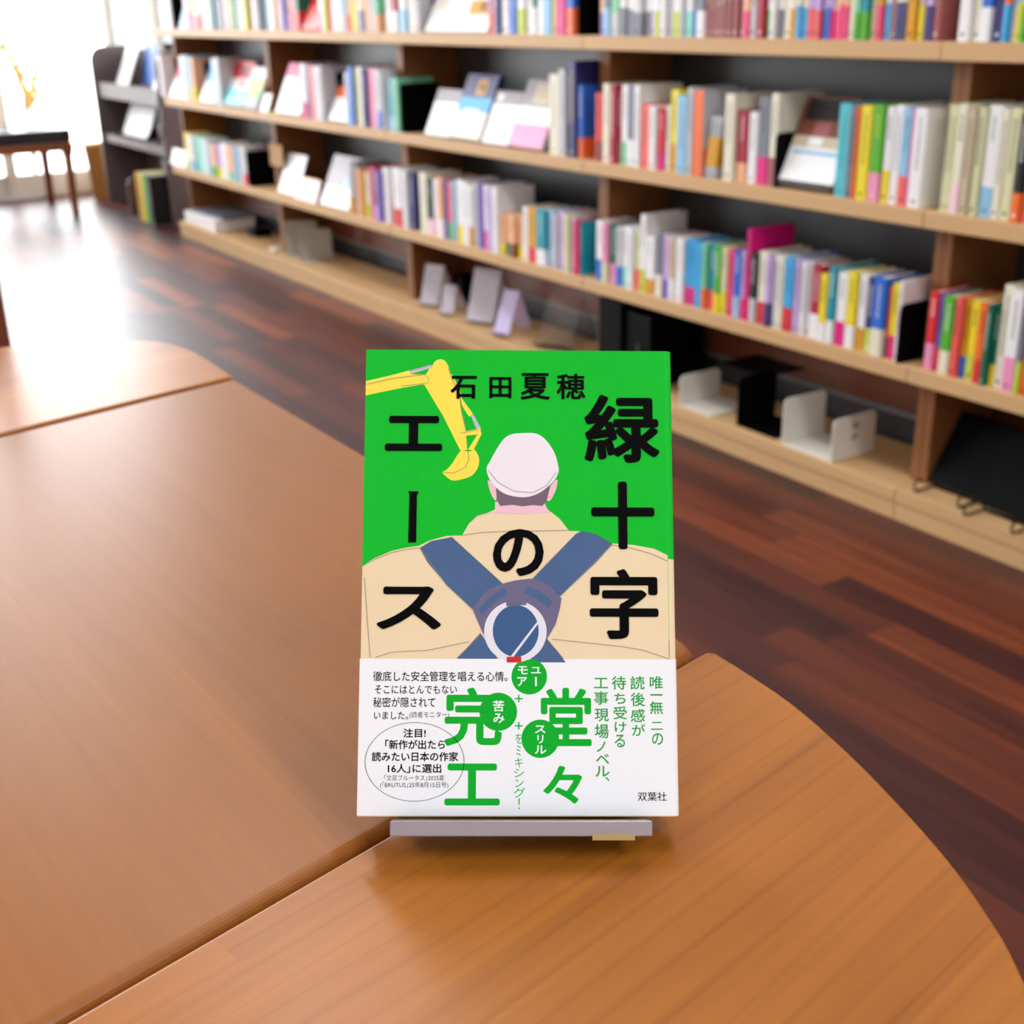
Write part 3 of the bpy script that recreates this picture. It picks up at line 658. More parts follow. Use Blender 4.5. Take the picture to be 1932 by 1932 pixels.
# bench with a dark padded seat
be = thing('bench', W(-7.15, 1.73, 0), 'wooden bench with black padded seat before the window', 'bench')
L = 1.25; D2 = 0.27
for sx in (-D2+0.018, D2-0.018):
    for sy in (-0.02, -L+0.02):
        m = MB(); vs = []
        for z, q in ((0, 0.017), (0.3, 0.021), (0.335, 0.03), (0.372, 0.03)):
            vs += [(sx-q, sy-q, z), (sx+q, sy-q, z), (sx+q, sy+q, z), (sx-q, sy+q, z)]
        fs = [(0, 3, 2, 1), (12, 13, 14, 15)]
        for i in range(3):
            fs += [(i*4+k, i*4+(k+1) % 4, i*4+4+(k+1) % 4, i*4+4+k) for k in range(4)]
        m.add(vs, fs, M_BENCH); m.build('leg', be, 0.003)
for a, b in (((-D2+0.05, -0.032, 0.325), (D2-0.05, -0.008, 0.37)), ((-D2+0.05, -L+0.008, 0.325), (D2-0.05, -L+0.032, 0.37))):
    MB().box(a, b, M_BENCH).build('apron', be, 0.002)
for s in (-D2+0.006, D2-0.03):
    MB().box((s, -L+0.052, 0.325), (s+0.024, -0.052, 0.37), M_BENCH).build('apron', be, 0.002)
MB().prism([(x, y) for x, y in rounded(-D2-0.005, -L-0.005, D2+0.005, 0.015, 0.03, 5)], 0.3725, 0.436, M_LEATHER).build('seat', be, 0.012, 3)
# dry grasses outside the glass
pl = thing('dry_plant', W(-8.05, 1.80, -0.06), 'dry golden plant on a bare stem outside the window', 'plant', rot=YAW)
M_DRY = mat('dry_leaf', (196, 150, 66), 0.7, 0.2, 0.2, 30); M_STEM = mat('bark', (140, 104, 70), 0.8, 0.2, 0.15, 30)
MB().tube([(0, -0.02, 0), (0, 0.0, 0.25), (0, -0.01, 0.5), (0, 0.01, 0.66)], 0.018, M_STEM, 10, 0.013).build('stem', pl)
m = MB(); rp = random.Random(5)
for k in range(60):
    y0, z0 = rp.choice(((0.01, 0.6), (0.0, 0.68), (-0.05, 0.78), (-0.09, 0.88), (0.05, 0.62), (0.08, 0.58)))
    y0 += rp.uniform(-0.03, 0.03); z0 += rp.uniform(-0.04, 0.06); x0 = rp.uniform(-0.06, 0.06)
    l = rp.uniform(0.07, 0.15); a = rp.uniform(-0.7, 0.7); w = rp.uniform(0.008, 0.016); b = rp.uniform(-0.5, 0.5)
    d = Vector((math.sin(b), math.sin(a), -math.cos(a) if rp.random() < 0.5 else math.cos(a))).normalized(); s = d.cross(Vector((1, 0.2, 0.1))).normalized()*w
    p = Vector((x0, y0, z0)); q = p+d*l*0.5; e = p+d*l
    m.add([p, q+s, e, q-s], [(0, 1, 2, 3)], M_DRY)
for (y0, z0) in ((-0.10, 0.95), (0.07, 0.8), (0.10, 0.55), (-0.03, 0.85)):
    m.tube([(0, 0.01, 0.62), (0.01, y0*0.6, (0.62+z0)/2), (0, y0, z0)], 0.005, M_STEM, 6)
m.build('leaves', pl)

# ------------------------------------------------------------------ wooden chair beyond the far end of the table
ch = thing('wooden_chair', Vector((-0.684, 1.617, 0)), 'dark red-brown wooden chair at the left edge beyond the table', 'chair', rot=math.radians(113.6))
for sx in (-0.19, 0.19):
    MB().box((sx-0.018, -0.018, 0), (sx+0.018, 0.018, 0.84), M_BROWN).build('leg', ch, 0.003)
    MB().box((sx-0.018, 0.36, 0), (sx+0.018, 0.396, 0.42), M_BROWN).build('leg', ch, 0.003)
MB().box((-0.215, -0.016, 0.421), (0.215, 0.40, 0.45), M_BROWN).build('seat', ch, 0.005).location = (0, 0.035, 0)
MB().box((-0.1715, -0.012, 0.62), (0.1715, 0.012, 0.82), M_BROWN).build('backrest', ch, 0.004)
for sx in (-0.19, 0.19):
    MB().box((sx-0.01, 0.019, 0.2), (sx+0.01, 0.359, 0.23), M_BROWN).build('stretcher', ch)

# ------------------------------------------------------------------ table with two curved end leaves
TZ = 0.6766
KT = 0.3234/0.312
tb = thing('table', Vector((-0.3, 0.6, 0)), 'long orange-brown wooden table with curved end leaves under the green book', 'table', rot=0)
OFF = Vector((0.3, -0.6, 0))
def slab(name, pts, z1, th, m, bev, ang):
    bm = bmesh.new(); vs = [bm.verts.new((x*KT+OFF.x, y*KT+OFF.y, z1)) for x, y in pts]
    f = bm.faces.new(vs); f.normal_update()
    if f.normal.z < 0: f.normal_flip()
    top = f
    ex = bmesh.ops.extrude_face_region(bm, geom=[f])
    nv = [g for g in ex['geom'] if isinstance(g, bmesh.types.BMVert)]
    for v in nv: v.co.z -= th
    bmesh.ops.recalc_face_normals(bm, faces=bm.faces)
    # rotate into grain space so that local x runs along the grain
    bmesh.ops.rotate(bm, verts=bm.verts, cent=(0, 0, 0), matrix=Matrix.Rotation(-ang, 3, 'Z'))
    me = bpy.data.meshes.new(name); bm.to_mesh(me); bm.free(); me.materials.append(m)
    o = bpy.data.objects.new(name, me); COL.objects.link(o); o.parent = tb; o.rotation_euler = (0, 0, ang)
    md = o.modifiers.new('edge', 'BEVEL'); md.width = bev; md.segments = 7; md.limit_method = 'ANGLE'; md.angle_limit = math.radians(50)
    return o
def smooth_pts(p, k=6):
    out = []
    for i in range(len(p)-1):
        p0, p1, p2, p3 = p[max(i-1, 0)], p[i], p[i+1], p[min(i+2, len(p)-1)]
        for j in range(k):
            t = j/k
            out.append(tuple(0.5*((2*p1[q]) + (-p0[q]+p2[q])*t + (2*p0[q]-5*p1[q]+4*p2[q]-p3[q])*t*t + (-p0[q]+3*p1[q]-3*p2[q]+p3[q])*t**3) for q in (0, 1)))
    return out+[p[-1]]
sd = Vector((0.7125, 0.7017, 0)).normalized()
A0, A1 = Vector((0.0985, 0.5705, 0)), Vector((0.0985, 0.5705, 0)) - sd*0.86      # near seam
ed = Vector((-0.341, 0.519, 0)).normalized()
g = 0.0018
near = [(0.0925, 0.5610), (0.0985, 0.5668), (0.1035, 0.5655)] + smooth_pts([(0.1055, 0.562), (0.118, 0.541), (0.1335, 0.511), (0.148, 0.4715), (0.1595, 0.431), (0.1675, 0.395), (0.1712, 0.365), (0.1718, 0.338), (0.166, 0.28), (0.145, 0.2), (0.10, 0.10), (0.02, 0.0), (-0.09, -0.085), (-0.21, -0.135), (-0.33, -0.145), (-0.43, -0.12), (-0.49, -0.065)], 5) + [(A1.x, A1.y)]
slab('end_leaf', near, TZ, 0.024, M_TABLE, 0.0022, math.radians(43))
B0, B1 = Vector((-0.2515, 1.1035, 0)), Vector((-0.2515, 1.1035, 0)) - sd*0.86
nrm = Vector((-sd.y, sd.x, 0))
def off(p, d): return p + nrm*d
m0, m1, m2, m3 = off(A0, 0.003), off(B0, -0.002), off(B1, -0.002), off(A1, 0.003)
mid = [tuple((m0-sd*0.012)[:2]), tuple((m0-sd*0.003+ed*0.003)[:2]), tuple((m0+ed*0.012)[:2]), tuple(m1[:2]), tuple(m2[:2]), tuple(m3[:2])]
slab('center_panel', mid, TZ-0.001, 0.024, M_TABLE2, 0.0065, math.radians(-54))
far = [tuple((B0+nrm*0.001)[:2])] + smooth_pts([(-0.2555, 1.109), (-0.283, 1.156), (-0.303, 1.187), (-0.321, 1.211), (-0.34, 1.229), (-0.36, 1.241), (-0.395, 1.250), (-0.423, 1.250), (-0.463, 1.243), (-0.512, 1.228), (-0.60, 1.19), (-0.70, 1.12), (-0.79, 1.03), (-0.86, 0.92), (-0.90, 0.80), (-0.905, 0.68), (-0.89, 0.58)], 4) + [tuple((B1+nrm*0.001)[:2])]
slab('end_leaf', far, TZ, 0.024, M_TABLE, 0.003, math.radians(43))
cen = [A0-sd*0.12+ed*0.08, A1+sd*0.12+ed*0.08, B0-sd*0.12-ed*0.08, B1+sd*0.12-ed*0.08]
for q in cen:
    p = q*KT+OFF
    MB().box((p.x-0.03, p.y-0.03, 0), (p.x+0.03, p.y+0.03, TZ-0.0275), M_BENCH).build('leg', tb, 0.004)
def bar(p, q, name):
    p, q = p*KT+OFF, q*KT+OFF; d = (q-p).normalized(); s = Vector((-d.y, d.x, 0))*0.011
    p = p+d*0.034; q = q-d*0.034
    MB().prism([tuple((p+s)[:2]), tuple((q+s)[:2]), tuple((q-s)[:2]), tuple((p-s)[:2])], TZ-0.10, TZ-0.0275, M_BENCH).build(name, tb)
bar(cen[0], cen[1], 'apron'); bar(cen[2], cen[3], 'apron'); bar(cen[0], cen[2], 'apron'); bar(cen[1], cen[3], 'apron')

# ------------------------------------------------------------------ the green novel on its stand
# all measures of the printed cover in millimetres from the middle of its lower edge
BOOK_M = Matrix(((0.999586, 0.022143, 0.018395, 0.000137), (0.004604, 0.507793, -0.861467, 0.422933), (-0.028416, 0.861194, 0.507481, 0.692693), (0, 0, 0, 1)))
ART = [('coat',
 [(-65.5,102.31),(-60.7,105.53),(-53.52,108.68),(-47.74,110.01),(-41.96,110.91),(-37.63,113.12),(-30.4,115.12),(-23.86,115.36),(-20.99,120.5),(-17.73,123.67),(-13.0,125.16),(1.58,124.78),(13.62,125.41),(17.26,122.48),(21.24,117.35),(24.89,117.36),(32.15,114.45),(37.96,112.27),(48.15,111.57),(56.87,109.99),(62.6,107.23),(62.6,105.41),(62.6,62.48),(-65.5,62.23)]),('yel',
 [(-65.5,181.72),(-54.68,184.36),(-46.95,186.53),(-42.89,187.7),(-37.73,188.87),(-36.94,185.07),(-39.85,180.35),(-41.33,180.34),(-50.17,178.77),(-65.5,175.44)]),('green',
 [(-45.45,184.79),(-39.9,184.75),(-38.3,187.5),(-40.66,186.72),(-46.56,184.86)]),('yel',
 [(-40.59,180.34),(-37.71,187.73),(-36.26,190.4),(-34.79,191.4),(-33.31,191.56),(-31.67,190.81),(-30.47,188.91),(-29.4,185.49),(-28.06,183.98),(-25.05,177.54),(-24.29,174.14),(-19.67,167.75),(-21.14,166.24),(-23.89,170.37),(-25.39,174.14),(-24.61,168.48),(-22.72,160.59),(-21.93,151.98),(-24.86,151.59),(-32.33,166.56)]),('grey',
 [(-47.1,186.53),(-37.73,189.25),(-37.27,187.73),(-46.56,185.02)]),('grey',
 [(-20.55,166.84),(-19.52,167.45),(-16.1,161.15),(-17.94,160.54)]),('yel',
 [(-25.06,159.45),(-16.47,161.37),(-15.94,158.75),(-19.21,151.99),(-21.7,151.98),(-17.7,158.59),(-24.9,157.8)]),('yel',
 [(-24.86,151.37),(-23.61,151.67),(-22.33,151.41),(-21.19,151.24),(-20.29,151.59),(-19.54,152.04),(-18.84,151.99),(-18.08,151.1),(-17.36,149.71),(-16.92,148.27),(-16.85,146.9),(-17.05,145.5),(-17.48,144.17),(-18.13,142.93),(-18.99,141.77),(-20.02,140.82),(-21.25,140.14),(-22.64,139.68),(-24.03,139.31),(-25.42,138.96),(-26.81,138.7),(-28.05,138.7),(-29.09,139.09),(-29.99,139.74),(-30.77,140.4),(-31.52,141.03),(-32.14,141.68),(-32.4,142.25),(-32.09,142.61),(-31.42,142.89),(-30.65,143.37),(-29.89,144.15),(-29.04,145.14),(-28.11,146.36),(-27.1,148.07),(-26.0,150.0)]),('neck',
 [(-10.1,129.75),(10.71,129.46),(12.16,126.51),(13.62,125.26),(1.58,124.7),(-13.0,125.09),(-10.09,126.43)]),('neck',
 [(-13.06,138.99),(-12.14,138.5),(-10.78,137.18),(-9.76,135.67),(-9.4,133.86),(-9.37,131.84),(-9.52,130.49),(-9.84,130.19),(-10.32,130.54),(-10.84,131.22),(-11.4,132.22),(-11.98,133.55),(-12.46,134.91),(-12.88,136.52),(-13.19,138.16)]),('neck',
 [(16.08,139.48),(16.35,138.84),(16.25,137.38),(15.92,135.77),(15.3,134.0),(14.44,132.09),(13.63,130.73),(12.88,130.11),(12.18,130.05),(11.81,130.57),(11.88,131.96),(12.29,133.94),(12.92,135.76),(13.94,137.38),(15.19,138.84)]),('hair',
 [(-9.76,136.41),(13.29,136.5),(11.81,130.57),(9.97,127.98),(5.96,128.33),(1.58,127.8),(-2.8,128.45),(-7.91,127.91),(-9.38,130.49)]),('helm',
 [(-13.82,143.82),(-13.6,144.9),(-13.07,145.76),(-12.51,146.65),(-12.07,147.57),(-11.6,148.52),(-10.91,149.79),(-9.84,151.69),(-8.55,153.91),(-7.25,155.79),(-6.11,157.06),(-4.97,157.98),(-3.58,158.65),(-1.77,159.09),(0.29,159.28),(2.31,159.36),(4.23,159.42),(6.11,159.37),(7.83,159.01),(9.31,158.25),(10.63,157.18),(11.87,155.88),(13.09,154.29),(14.23,152.47),(15.16,150.65),(15.83,148.82),(16.29,146.98),(16.61,145.43),(16.83,144.4),(16.91,143.65),(16.82,142.83),(16.55,141.8),(16.11,140.71),(15.49,139.63),(14.69,138.58),(13.7,137.54),(12.55,136.5),(11.25,135.38),(9.78,134.25),(8.16,133.29),(6.37,132.53),(4.42,131.93),(2.31,131.64),(-0.13,131.74),(-2.73,132.14),(-5.0,132.72),(-6.73,133.5),(-8.14,134.47),(-9.39,135.52),(-10.53,136.58),(-11.51,137.71),(-12.33,138.99),(-13.04,140.57),(-13.58,142.3)]),('strap',
 [(-41.58,109.96),(-36.91,112.9),(-28.21,114.61),(-6.73,95.01),(-12.86,92.1),(-19.32,84.51),(-30.21,94.59),(-38.26,104.0)]),('strap',
 [(5.57,97.01),(24.15,116.26),(26.71,117.37),(32.89,115.92),(39.41,111.91),(32.8,104.58),(16.91,89.51),(13.16,93.11)]),('strap',
 [(-16.02,74.46),(-7.72,62.34),(-27.06,62.31)]),('strap',
 [(11.66,72.37),(19.53,62.39),(3.74,62.36)]),('pad',
 [(-19.32,84.36),(-15.74,89.56),(-12.87,92.46),(-7.09,95.01),(-1.31,96.48),(5.2,97.22),(9.55,96.15),(13.16,93.98),(17.84,88.93),(17.1,84.6),(15.28,78.12),(11.66,72.02),(5.18,67.36),(-8.45,67.33),(-14.95,74.46)]),('strap',
 [(-16.79,84.37),(-12.85,88.85),(-6.37,93.35),(-4.63,91.04),(-10.68,86.69),(-15.7,81.64)]),('strap',
 [(3.76,93.74),(9.18,91.66),(14.01,87.84),(12.41,85.02),(7.36,88.54),(1.8,91.27)]),('ring',
 [(11.59,75.1),(11.48,73.43),(11.14,71.79),(10.59,70.22),(9.83,68.72),(8.89,67.34),(7.76,66.09),(6.49,64.99),(5.07,64.06),(3.55,63.33),(1.94,62.79),(0.28,62.47),(-1.42,62.35),(-3.11,62.46),(-4.78,62.78),(-6.38,63.31),(-7.91,64.04),(-9.32,64.96),(-10.6,66.05),(-11.73,67.3),(-12.68,68.68),(-13.43,70.17),(-13.99,71.74),(-14.33,73.37),(-14.44,75.04),(-14.34,76.7),(-14.02,78.34),(-13.48,79.93),(-12.73,81.43),(-11.79,82.82),(-10.67,84.09),(-9.39,85.2),(-7.97,86.13),(-6.44,86.88),(-4.83,87.42),(-3.15,87.76),(-1.44,87.87),(0.26,87.76),(1.94,87.44),(3.56,86.9),(5.09,86.17),(6.51,85.24),(7.79,84.13),(8.91,82.88),(9.86,81.48),(10.61,79.98),(11.16,78.4),(11.49,76.76)]),('disc',
 [(8.28,75.38),(8.16,73.69),(7.81,72.05),(7.23,70.5),(6.45,69.06),(5.47,67.78),(4.33,66.69),(3.06,65.81),(1.67,65.16),(0.22,64.77),(-1.28,64.63),(-2.77,64.76),(-4.22,65.15),(-5.61,65.79),(-6.89,66.66),(-8.03,67.75),(-9.01,69.03),(-9.79,70.46),(-10.37,72.01),(-10.73,73.65),(-10.85,75.33),(-10.74,77.01),(-10.4,78.66),(-9.83,80.22),(-9.05,81.67),(-8.07,82.96),(-6.93,84.06),(-5.65,84.95),(-4.26,85.6),(-2.8,86.0),(-1.3,86.14),(0.2,86.01),(1.67,85.62),(3.06,84.97),(4.34,84.09),(5.49,82.99),(6.46,81.7),(7.25,80.26),(7.82,78.7),(8.17,77.06)]),('ring',
 [(-3.79,64.34),(7.78,79.39),(8.36,78.82),(-2.85,63.78)]),('pad',
 [(-5.27,89.01),(2.67,89.47),(3.18,86.15),(-5.27,85.62)]),('red',
 [(-5.01,64.63),(1.02,64.85),(1.02,62.36),(-5.0,62.35)])]
LINES = [('line',0.22,[(-65.34,102.31),(-60.69,105.02),(-53.5,107.95),(-47.01,109.43),(-41.95,110.03)]),('line',0.22,[(-23.86,115.36),(-15.88,116.63),(-5.7,117.11),(8.86,117.3),(21.97,117.72)]),('line',0.22,[(37.95,111.54),(45.23,110.83),(55.39,107.94),(64.07,104.68)]),('line',0.22,[(-64.52,97.39),(-63.15,81.52),(-61.56,64.38)]),('line',0.22,[(-59.27,64.38),(-52.87,66.53),(-37.84,67.27),(-20.67,70.87)]),('line',0.22,[(13.82,72.02),(25.32,70.83),(44.02,68.86),(51.92,67.45),(63.38,63.9)]),('line',0.22,[(64.24,71.77),(62.67,64.61)]),('line',0.22,[(-13.08,143.07),(-8.67,137.89),(-2.08,134.21),(5.96,133.65),(11.82,136.86),(15.87,142.45)]),('line',0.22,[(-65.31,180.21),(-54.65,182.85),(-40.64,184.67),(-38.4,182.93),(-39.12,180.88),(-50.18,179.53)]),('line',0.22,[(-30.31,187.39),(-25.03,174.52),(-22.72,160.96)]),('line',0.22,[(-24.91,159.08),(-17.57,160.84)]),('line',0.22,[(-21.7,151.61),(-21.17,148.25),(-22.61,144.52),(-27.71,141.9),(-31.74,142.25)]),('line',0.22,[(-46.95,186.38),(-37.73,189.02)]),('line',0.22,[(-41.58,109.96),(-30.21,94.44),(-19.32,84.36)]),('line',0.22,[(-28.21,114.61),(-6.73,95.01)]),('line',0.22,[(24.15,116.26),(5.57,97.01)]),('line',0.22,[(39.41,111.91),(16.91,89.51)]),('line',0.22,[(-25.64,64.09),(-15.66,74.1)]),('line',0.22,[(11.66,72.02),(18.46,64.17)]),('line',0.22,[(-13.0,125.09),(-17.73,123.67),(-20.99,120.5)])]
TITLE = [('緑',(27.88,146.67,60.01,176.24),'ink',0.026),('十',(30.55,109.72,57.23,138.49),'ink',0.026),('字',(29.61,72.08,58.34,101.34),'ink',0.022),('の',(-10.9,98.15,10.44,118.15),'ink',0.03),('エ',(-56.85,151.28,-32.63,166.65),'ink',0.03),('ス',(-59.26,75.83,-32.28,93.82),'ink',0.028),('石',(-29.27,174.14,-18.04,184.15),'ink',0.02),('田',(-12.64,174.45,-3.25,183.7),'ink',0.02),('夏',(0.68,173.93,13.27,185.53),'ink',0.016),('穂',(16.15,174.16,28.38,185.4),'ink',0.016)]
BAR = [(-46.76,134.04),(-42.24,133.91),(-43.09,132.2),(-43.14,112.37),(-46.47,112.21),(-46.16,132.56)]
BAND_TEXT = [('完',(-30.79,28.2,-6.95,52.08),'bgreen',0.024),('工',(-30.32,4.42,-7.72,21.23),'bgreen',0.028),('堂',(8.94,28.23,29.98,51.93),'bgreen',0.024),('々',(9.96,5.11,26.02,20.34),'bgreen',0.026),('モ',(-0.41,57.43,3.74,60.84),'white',0.02),('ア',(-0.69,52.61,3.38,56.36),'white',0.02),('ユ',(5.03,57.86,9.19,60.5),'white',0.02),('|',(6.67,52.62,7.46,56.38),'white',0.02),('苦',(-10.67,42.22,-6.04,46.8),'white',0.02),('み',(-10.5,37.52,-5.88,41.52),'white',0.02),('ス',(6.58,33.47,11.0,36.62),'white',0.02),('リ',(7.64,29.27,10.14,32.77),'white',0.02),('ル',(6.57,25.08,11.41,28.57),'white',0.02),('+',(-1.62,45.97,1.6,49.07),'bgreen',0.0),('+',(-1.6,34.86,1.6,38.02),'bgreen',0.0),('を',(-1.38,29.26,1.46,33.31),'bgreen',0.0),('ミ',(-1.1,24.38,0.89,28.42),'bgreen',0.0),('キ',(-1.58,19.64,1.6,23.54),'bgreen',0.0),('シ',(-1.94,15.69,2.17,19.16),'bgreen',0.0),('ン',(-1.58,11.67,1.96,14.99),'bgreen',0.0),('グ',(-2.06,7.59,2.67,11.53),'bgreen',0.0),('!',(-0.15,2.9,0.48,7.39),'bgreen',0.0),('徹底した安全管理を唱える心情。',(-60.2,54.53,-4.71,58.65),'ink',0.008),('そこにはとんでもない',(-59.4,49.44,-25.54,52.97),'ink',0.008),('秘密が隠されて',(-60.02,43.93,-34.4,48.02),'ink',0.008),('いました。',(-59.57,39.0,-45.51,42.16),'ink',0.008),('(読者モニター)',(-45.01,39.31,-28.66,42.19),'ink',0.0),('注目!',(-47.39,31.66,-38.18,35.3),'ink',0.02),('｢新作が出たら',(-54.77,26.92,-30.33,30.76),'ink',0.02),('読みたい日本の作家',(-60.2,22.05,-24.84,25.88),'ink',0.02),('16人｣に選出',(-53.55,17.39,-31.66,21.07),'ink',0.02),('｢文芸ブルータス｣2025夏',(-54.9,14.29,-30.42,16.56),'ink',0.0),('(｢BRUTUS｣25年8月15日号)',(-56.62,11.18,-28.77,13.79),'ink',0.0),('双葉社',(48.62,6.22,60.52,9.82),'ink',0.005),('唯',(54.25,51.5,59.63,56.81),'lgreen',0.012),('一',(54.39,48.8,59.41,49.44),'lgreen',0.012),('無',(54.1,41.25,59.61,46.53),'lgreen',0.012),('二',(54.5,34.91,59.34,38.08),'lgreen',0.012),('の',(54.84,28.75,59.41,33.52),'lgreen',0.012),('読',(46.14,51.27,52.09,56.8),'lgreen',0.012),('後',(46.28,44.41,52.22,50.06),'lgreen',0.012),('感',(46.19,38.07,52.12,43.35),'lgreen',0.012),('が',(46.62,32.45,52.05,37.16),'lgreen',0.012),('待',(38.47,51.25,44.42,56.78),'lgreen',0.012),('ち',(39.48,45.45,44.13,49.84),'lgreen',0.012),('受',(39.06,39.11,44.64,44.4),'lgreen',0.012),('け',(39.5,33.85,44.36,38.06),'lgreen',0.012),('る',(39.45,27.76,43.72,32.94),'lgreen',0.012),('工',(31.09,51.81,36.89,56.06),'lgreen',0.012),('事',(31.04,45.09,36.98,50.53),'lgreen',0.012),('現',(31.27,38.27,37.12,43.47),'lgreen',0.012),('場',(31.21,31.39,37.06,37.14),'lgreen',0.012),('ノ',(31.95,25.94,35.72,30.13),'lgreen',0.012),('ベ',(31.77,21.05,37.09,25.1),'lgreen',0.012),('ル',(31.37,15.91,37.26,20.22),'lgreen',0.012),('、',(35.45,14.11,37.16,15.91),'lgreen',0.0)]
DISCS = [(4.32,56.58,7.37),(-8.45,42.15,7.77),(8.85,31.22,7.75)]
ELLIPSE = ((-42.64,21.91),20.37,15.91)

INK = {'ink': mat('print_black', (6, 6, 7), 0.6, 0.05), 'coat': mat('print_cream', (234, 213, 178), 0.45, 0.16, 0.02), 'yel': mat('print_yellow', (247, 224, 84), 0.45, 0.16, 0.02),
       'green': mat('print_green', (0, 186, 40), 0.45, 0.16, 0.02), 'grey': mat('print_grey', (188, 190, 206), 0.45, 0.16, 0.02), 'neck': mat('print_pink', (236, 192, 208), 0.45, 0.16, 0.02),
       'hair': mat('print_mauve', (120, 98, 116), 0.45, 0.16, 0.02), 'helm': mat('print_lilac_white', (238, 230, 240), 0.45, 0.16, 0.02), 'strap': mat('print_blue', (74, 100, 142), 0.45, 0.16, 0.03),
       'pad': mat('print_slate', (108, 104, 136), 0.45, 0.16, 0.03), 'ring': mat('print_pale_lilac', (228, 226, 238), 0.45, 0.16, 0.02), 'disc': mat('print_blue_deep', (60, 94, 140), 0.45, 0.16, 0.03),
       'red': mat('print_red', (206, 40, 48), 0.45, 0.16, 0.02), 'line': mat('print_line', (150, 138, 128), 0.5, 0.3), 'bgreen': mat('band_green', (0, 172, 40), 0.45, 0.16, 0.02),
       'white': mat('band_white', (240, 243, 250), 0.45, 0.16, 0.01)}
INK['lgreen'] = mat('band_text_green', (40, 160, 64), 0.45, 0.16, 0.02)
_tc = bpy.data.curves.new('lettering', 'FONT'); _to = bpy.data.objects.new('lettering', _tc); COL.objects.link(_to)
_tc.size = 1.0; _tc.resolution_u = 4
def glyphs(s):
    _tc.body = s
    bpy.context.view_layer.update()
    dg = bpy.context.evaluated_depsgraph_get()
    me = bpy.data.meshes.new_from_object(_to.evaluated_get(dg))
    vs = [(v.co.x, v.co.y) for v in me.vertices]; fs = [tuple(p.vertices) for p in me.polygons]
    bpy.data.meshes.remove(me)
    return vs, fs
def heavy(vs, fs, d):
    if not d: return [(x, y, 0) for x, y in vs], fs
    V, G = [], []
    for k in range(9):
        ox, oy = (0, 0) if k == 8 else (d*math.cos(math.pi*k/4), d*math.sin(math.pi*k/4))
        o = len(V); V += [(x+ox, y+oy, k*2e-6) for x, y in vs]; G += [tuple(i+o for i in f) for f in fs]
    return V, G
def put(m, s, box, z, col, bold=0.0, uniform=False):
    x0, y0, x1, y1 = box
    if s == '|':
        m.add([(x0/1000, y0/1000, z), (x1/1000, y0/1000, z), (x1/1000, y1/1000, z), (x0/1000, y1/1000, z)], [(0, 1, 2, 3)], INK[col]); return
    vs, fs = heavy(*glyphs(s), bold)
    a0, a1 = min(v[0] for v in vs), max(v[0] for v in vs); b0, b1 = min(v[1] for v in vs), max(v[1] for v in vs)
    sx, sy = (x1-x0)/(a1-a0), (y1-y0)/(b1-b0)
    if uniform:
        # keep the em square: fit the cell, centred on the glyph's own cell
        sx = (x1-x0)/1.0; sy = (y1-y0)/1.0; ax, ay = 0.5, 0.38
        m.add([((x0+x1)/2000+(v[0]-ax)*sx/1000, (y0+y1)/2000+(v[1]-ay)*sy/1000, z+v[2]) for v in vs], fs, INK[col]); return
    m.add([((x0+(v[0]-a0)*sx)/1000, (y0+(v[1]-b0)*sy)/1000, z+v[2]) for v in vs], fs, INK[col])
BW, BH, BT = 0.1311, 0.1956, 0.019
nv = bpy.data.objects.new('novel', None); COL.objects.link(nv); nv.matrix_world = BOOK_M
tag(nv, 'green novel with black Japanese title and white band, standing on the wooden table', 'book')
HX = BW/2
def shell(x0, x1, r, front, back, k=6):
    """section of the jacket seen from below: left edge, flat front, rounded spine side, back"""
    p = [(x0, back), (x0, front)]
    p += [(x1-r+r*math.sin(math.radians(90*i/k)), front-r+r*math.cos(math.radians(90*i/k))) for i in range(k+1)]
    p += [(x1-r+r*math.cos(math.radians(90*i/k)), back+r-r*math.sin(math.radians(90*i/k))) for i in range(k+1)]
    return p
def strip_shell(m, sec, y0, y1, mt, closed=False):
    n = len(sec); vs = [(x, y0, z) for x, z in sec] + [(x, y1, z) for x, z in sec]
    m.add(vs, [(i, i+1, n+i+1, n+i) for i in range(n-1)], mt)
jk = MB(); LZ = 0.000012
out = shell(-HX, HX, 0.0028, 0.0, -BT)[1:]
out = out + [(-HX, -BT)]
ysh = 0.1056
# jacket: lower part cream, upper part green on the spine side; the flat front is green and carries the print
flat = [p for p in out[:2]]
strip_shell(jk, out[:2], 0.0, 0.062, INK['coat']); strip_shell(jk, out[:2], 0.062, BH, INK['green'])
strip_shell(jk, out[1:], 0.0, ysh, INK['coat']); strip_shell(jk, out[1:], ysh, BH, INK['green'])
inn = [(x*0.985 if abs(x) > 0.05 else x, z) for x, z in ((-HX, -0.0016), (HX-0.002, -0.0016), (HX-0.002, -BT+0.0016), (-HX, -BT+0.0016))]
strip_shell(jk, inn, 0.0, BH, INK['coat'])
for (xa, za), (xb, zb) in (((-HX, 0.0), (HX-0.003, -0.0016)), ((-HX, -BT), (HX-0.003, -BT+0.0016)), ((HX-0.003, -0.001), (HX-0.0008, -BT+0.001))):
    for yy in (0.0, BH):
        jk.add([(xa, yy, za), (xb, yy, za), (xb, yy, zb), (xa, yy, zb)], [(0, 1, 2, 3)], INK['strap'] if yy < 0.1 else INK['green'])
for (xa, xb) in ((-HX, 0),):
    for za, zb in ((0, -0.0016), (-BT, -BT+0.0016)):
        jk.add([(xa, 0, za), (xa, BH, za), (xa*0.985, BH, zb), (xa*0.985, 0, zb)], [(0, 1, 2, 3)], INK['green'])
for i, (col, pts) in enumerate(ART):
    jk.add([(a/1000, b/1000, LZ*(i+1)) for a, b in pts], [list(range(len(pts)))], INK[col])
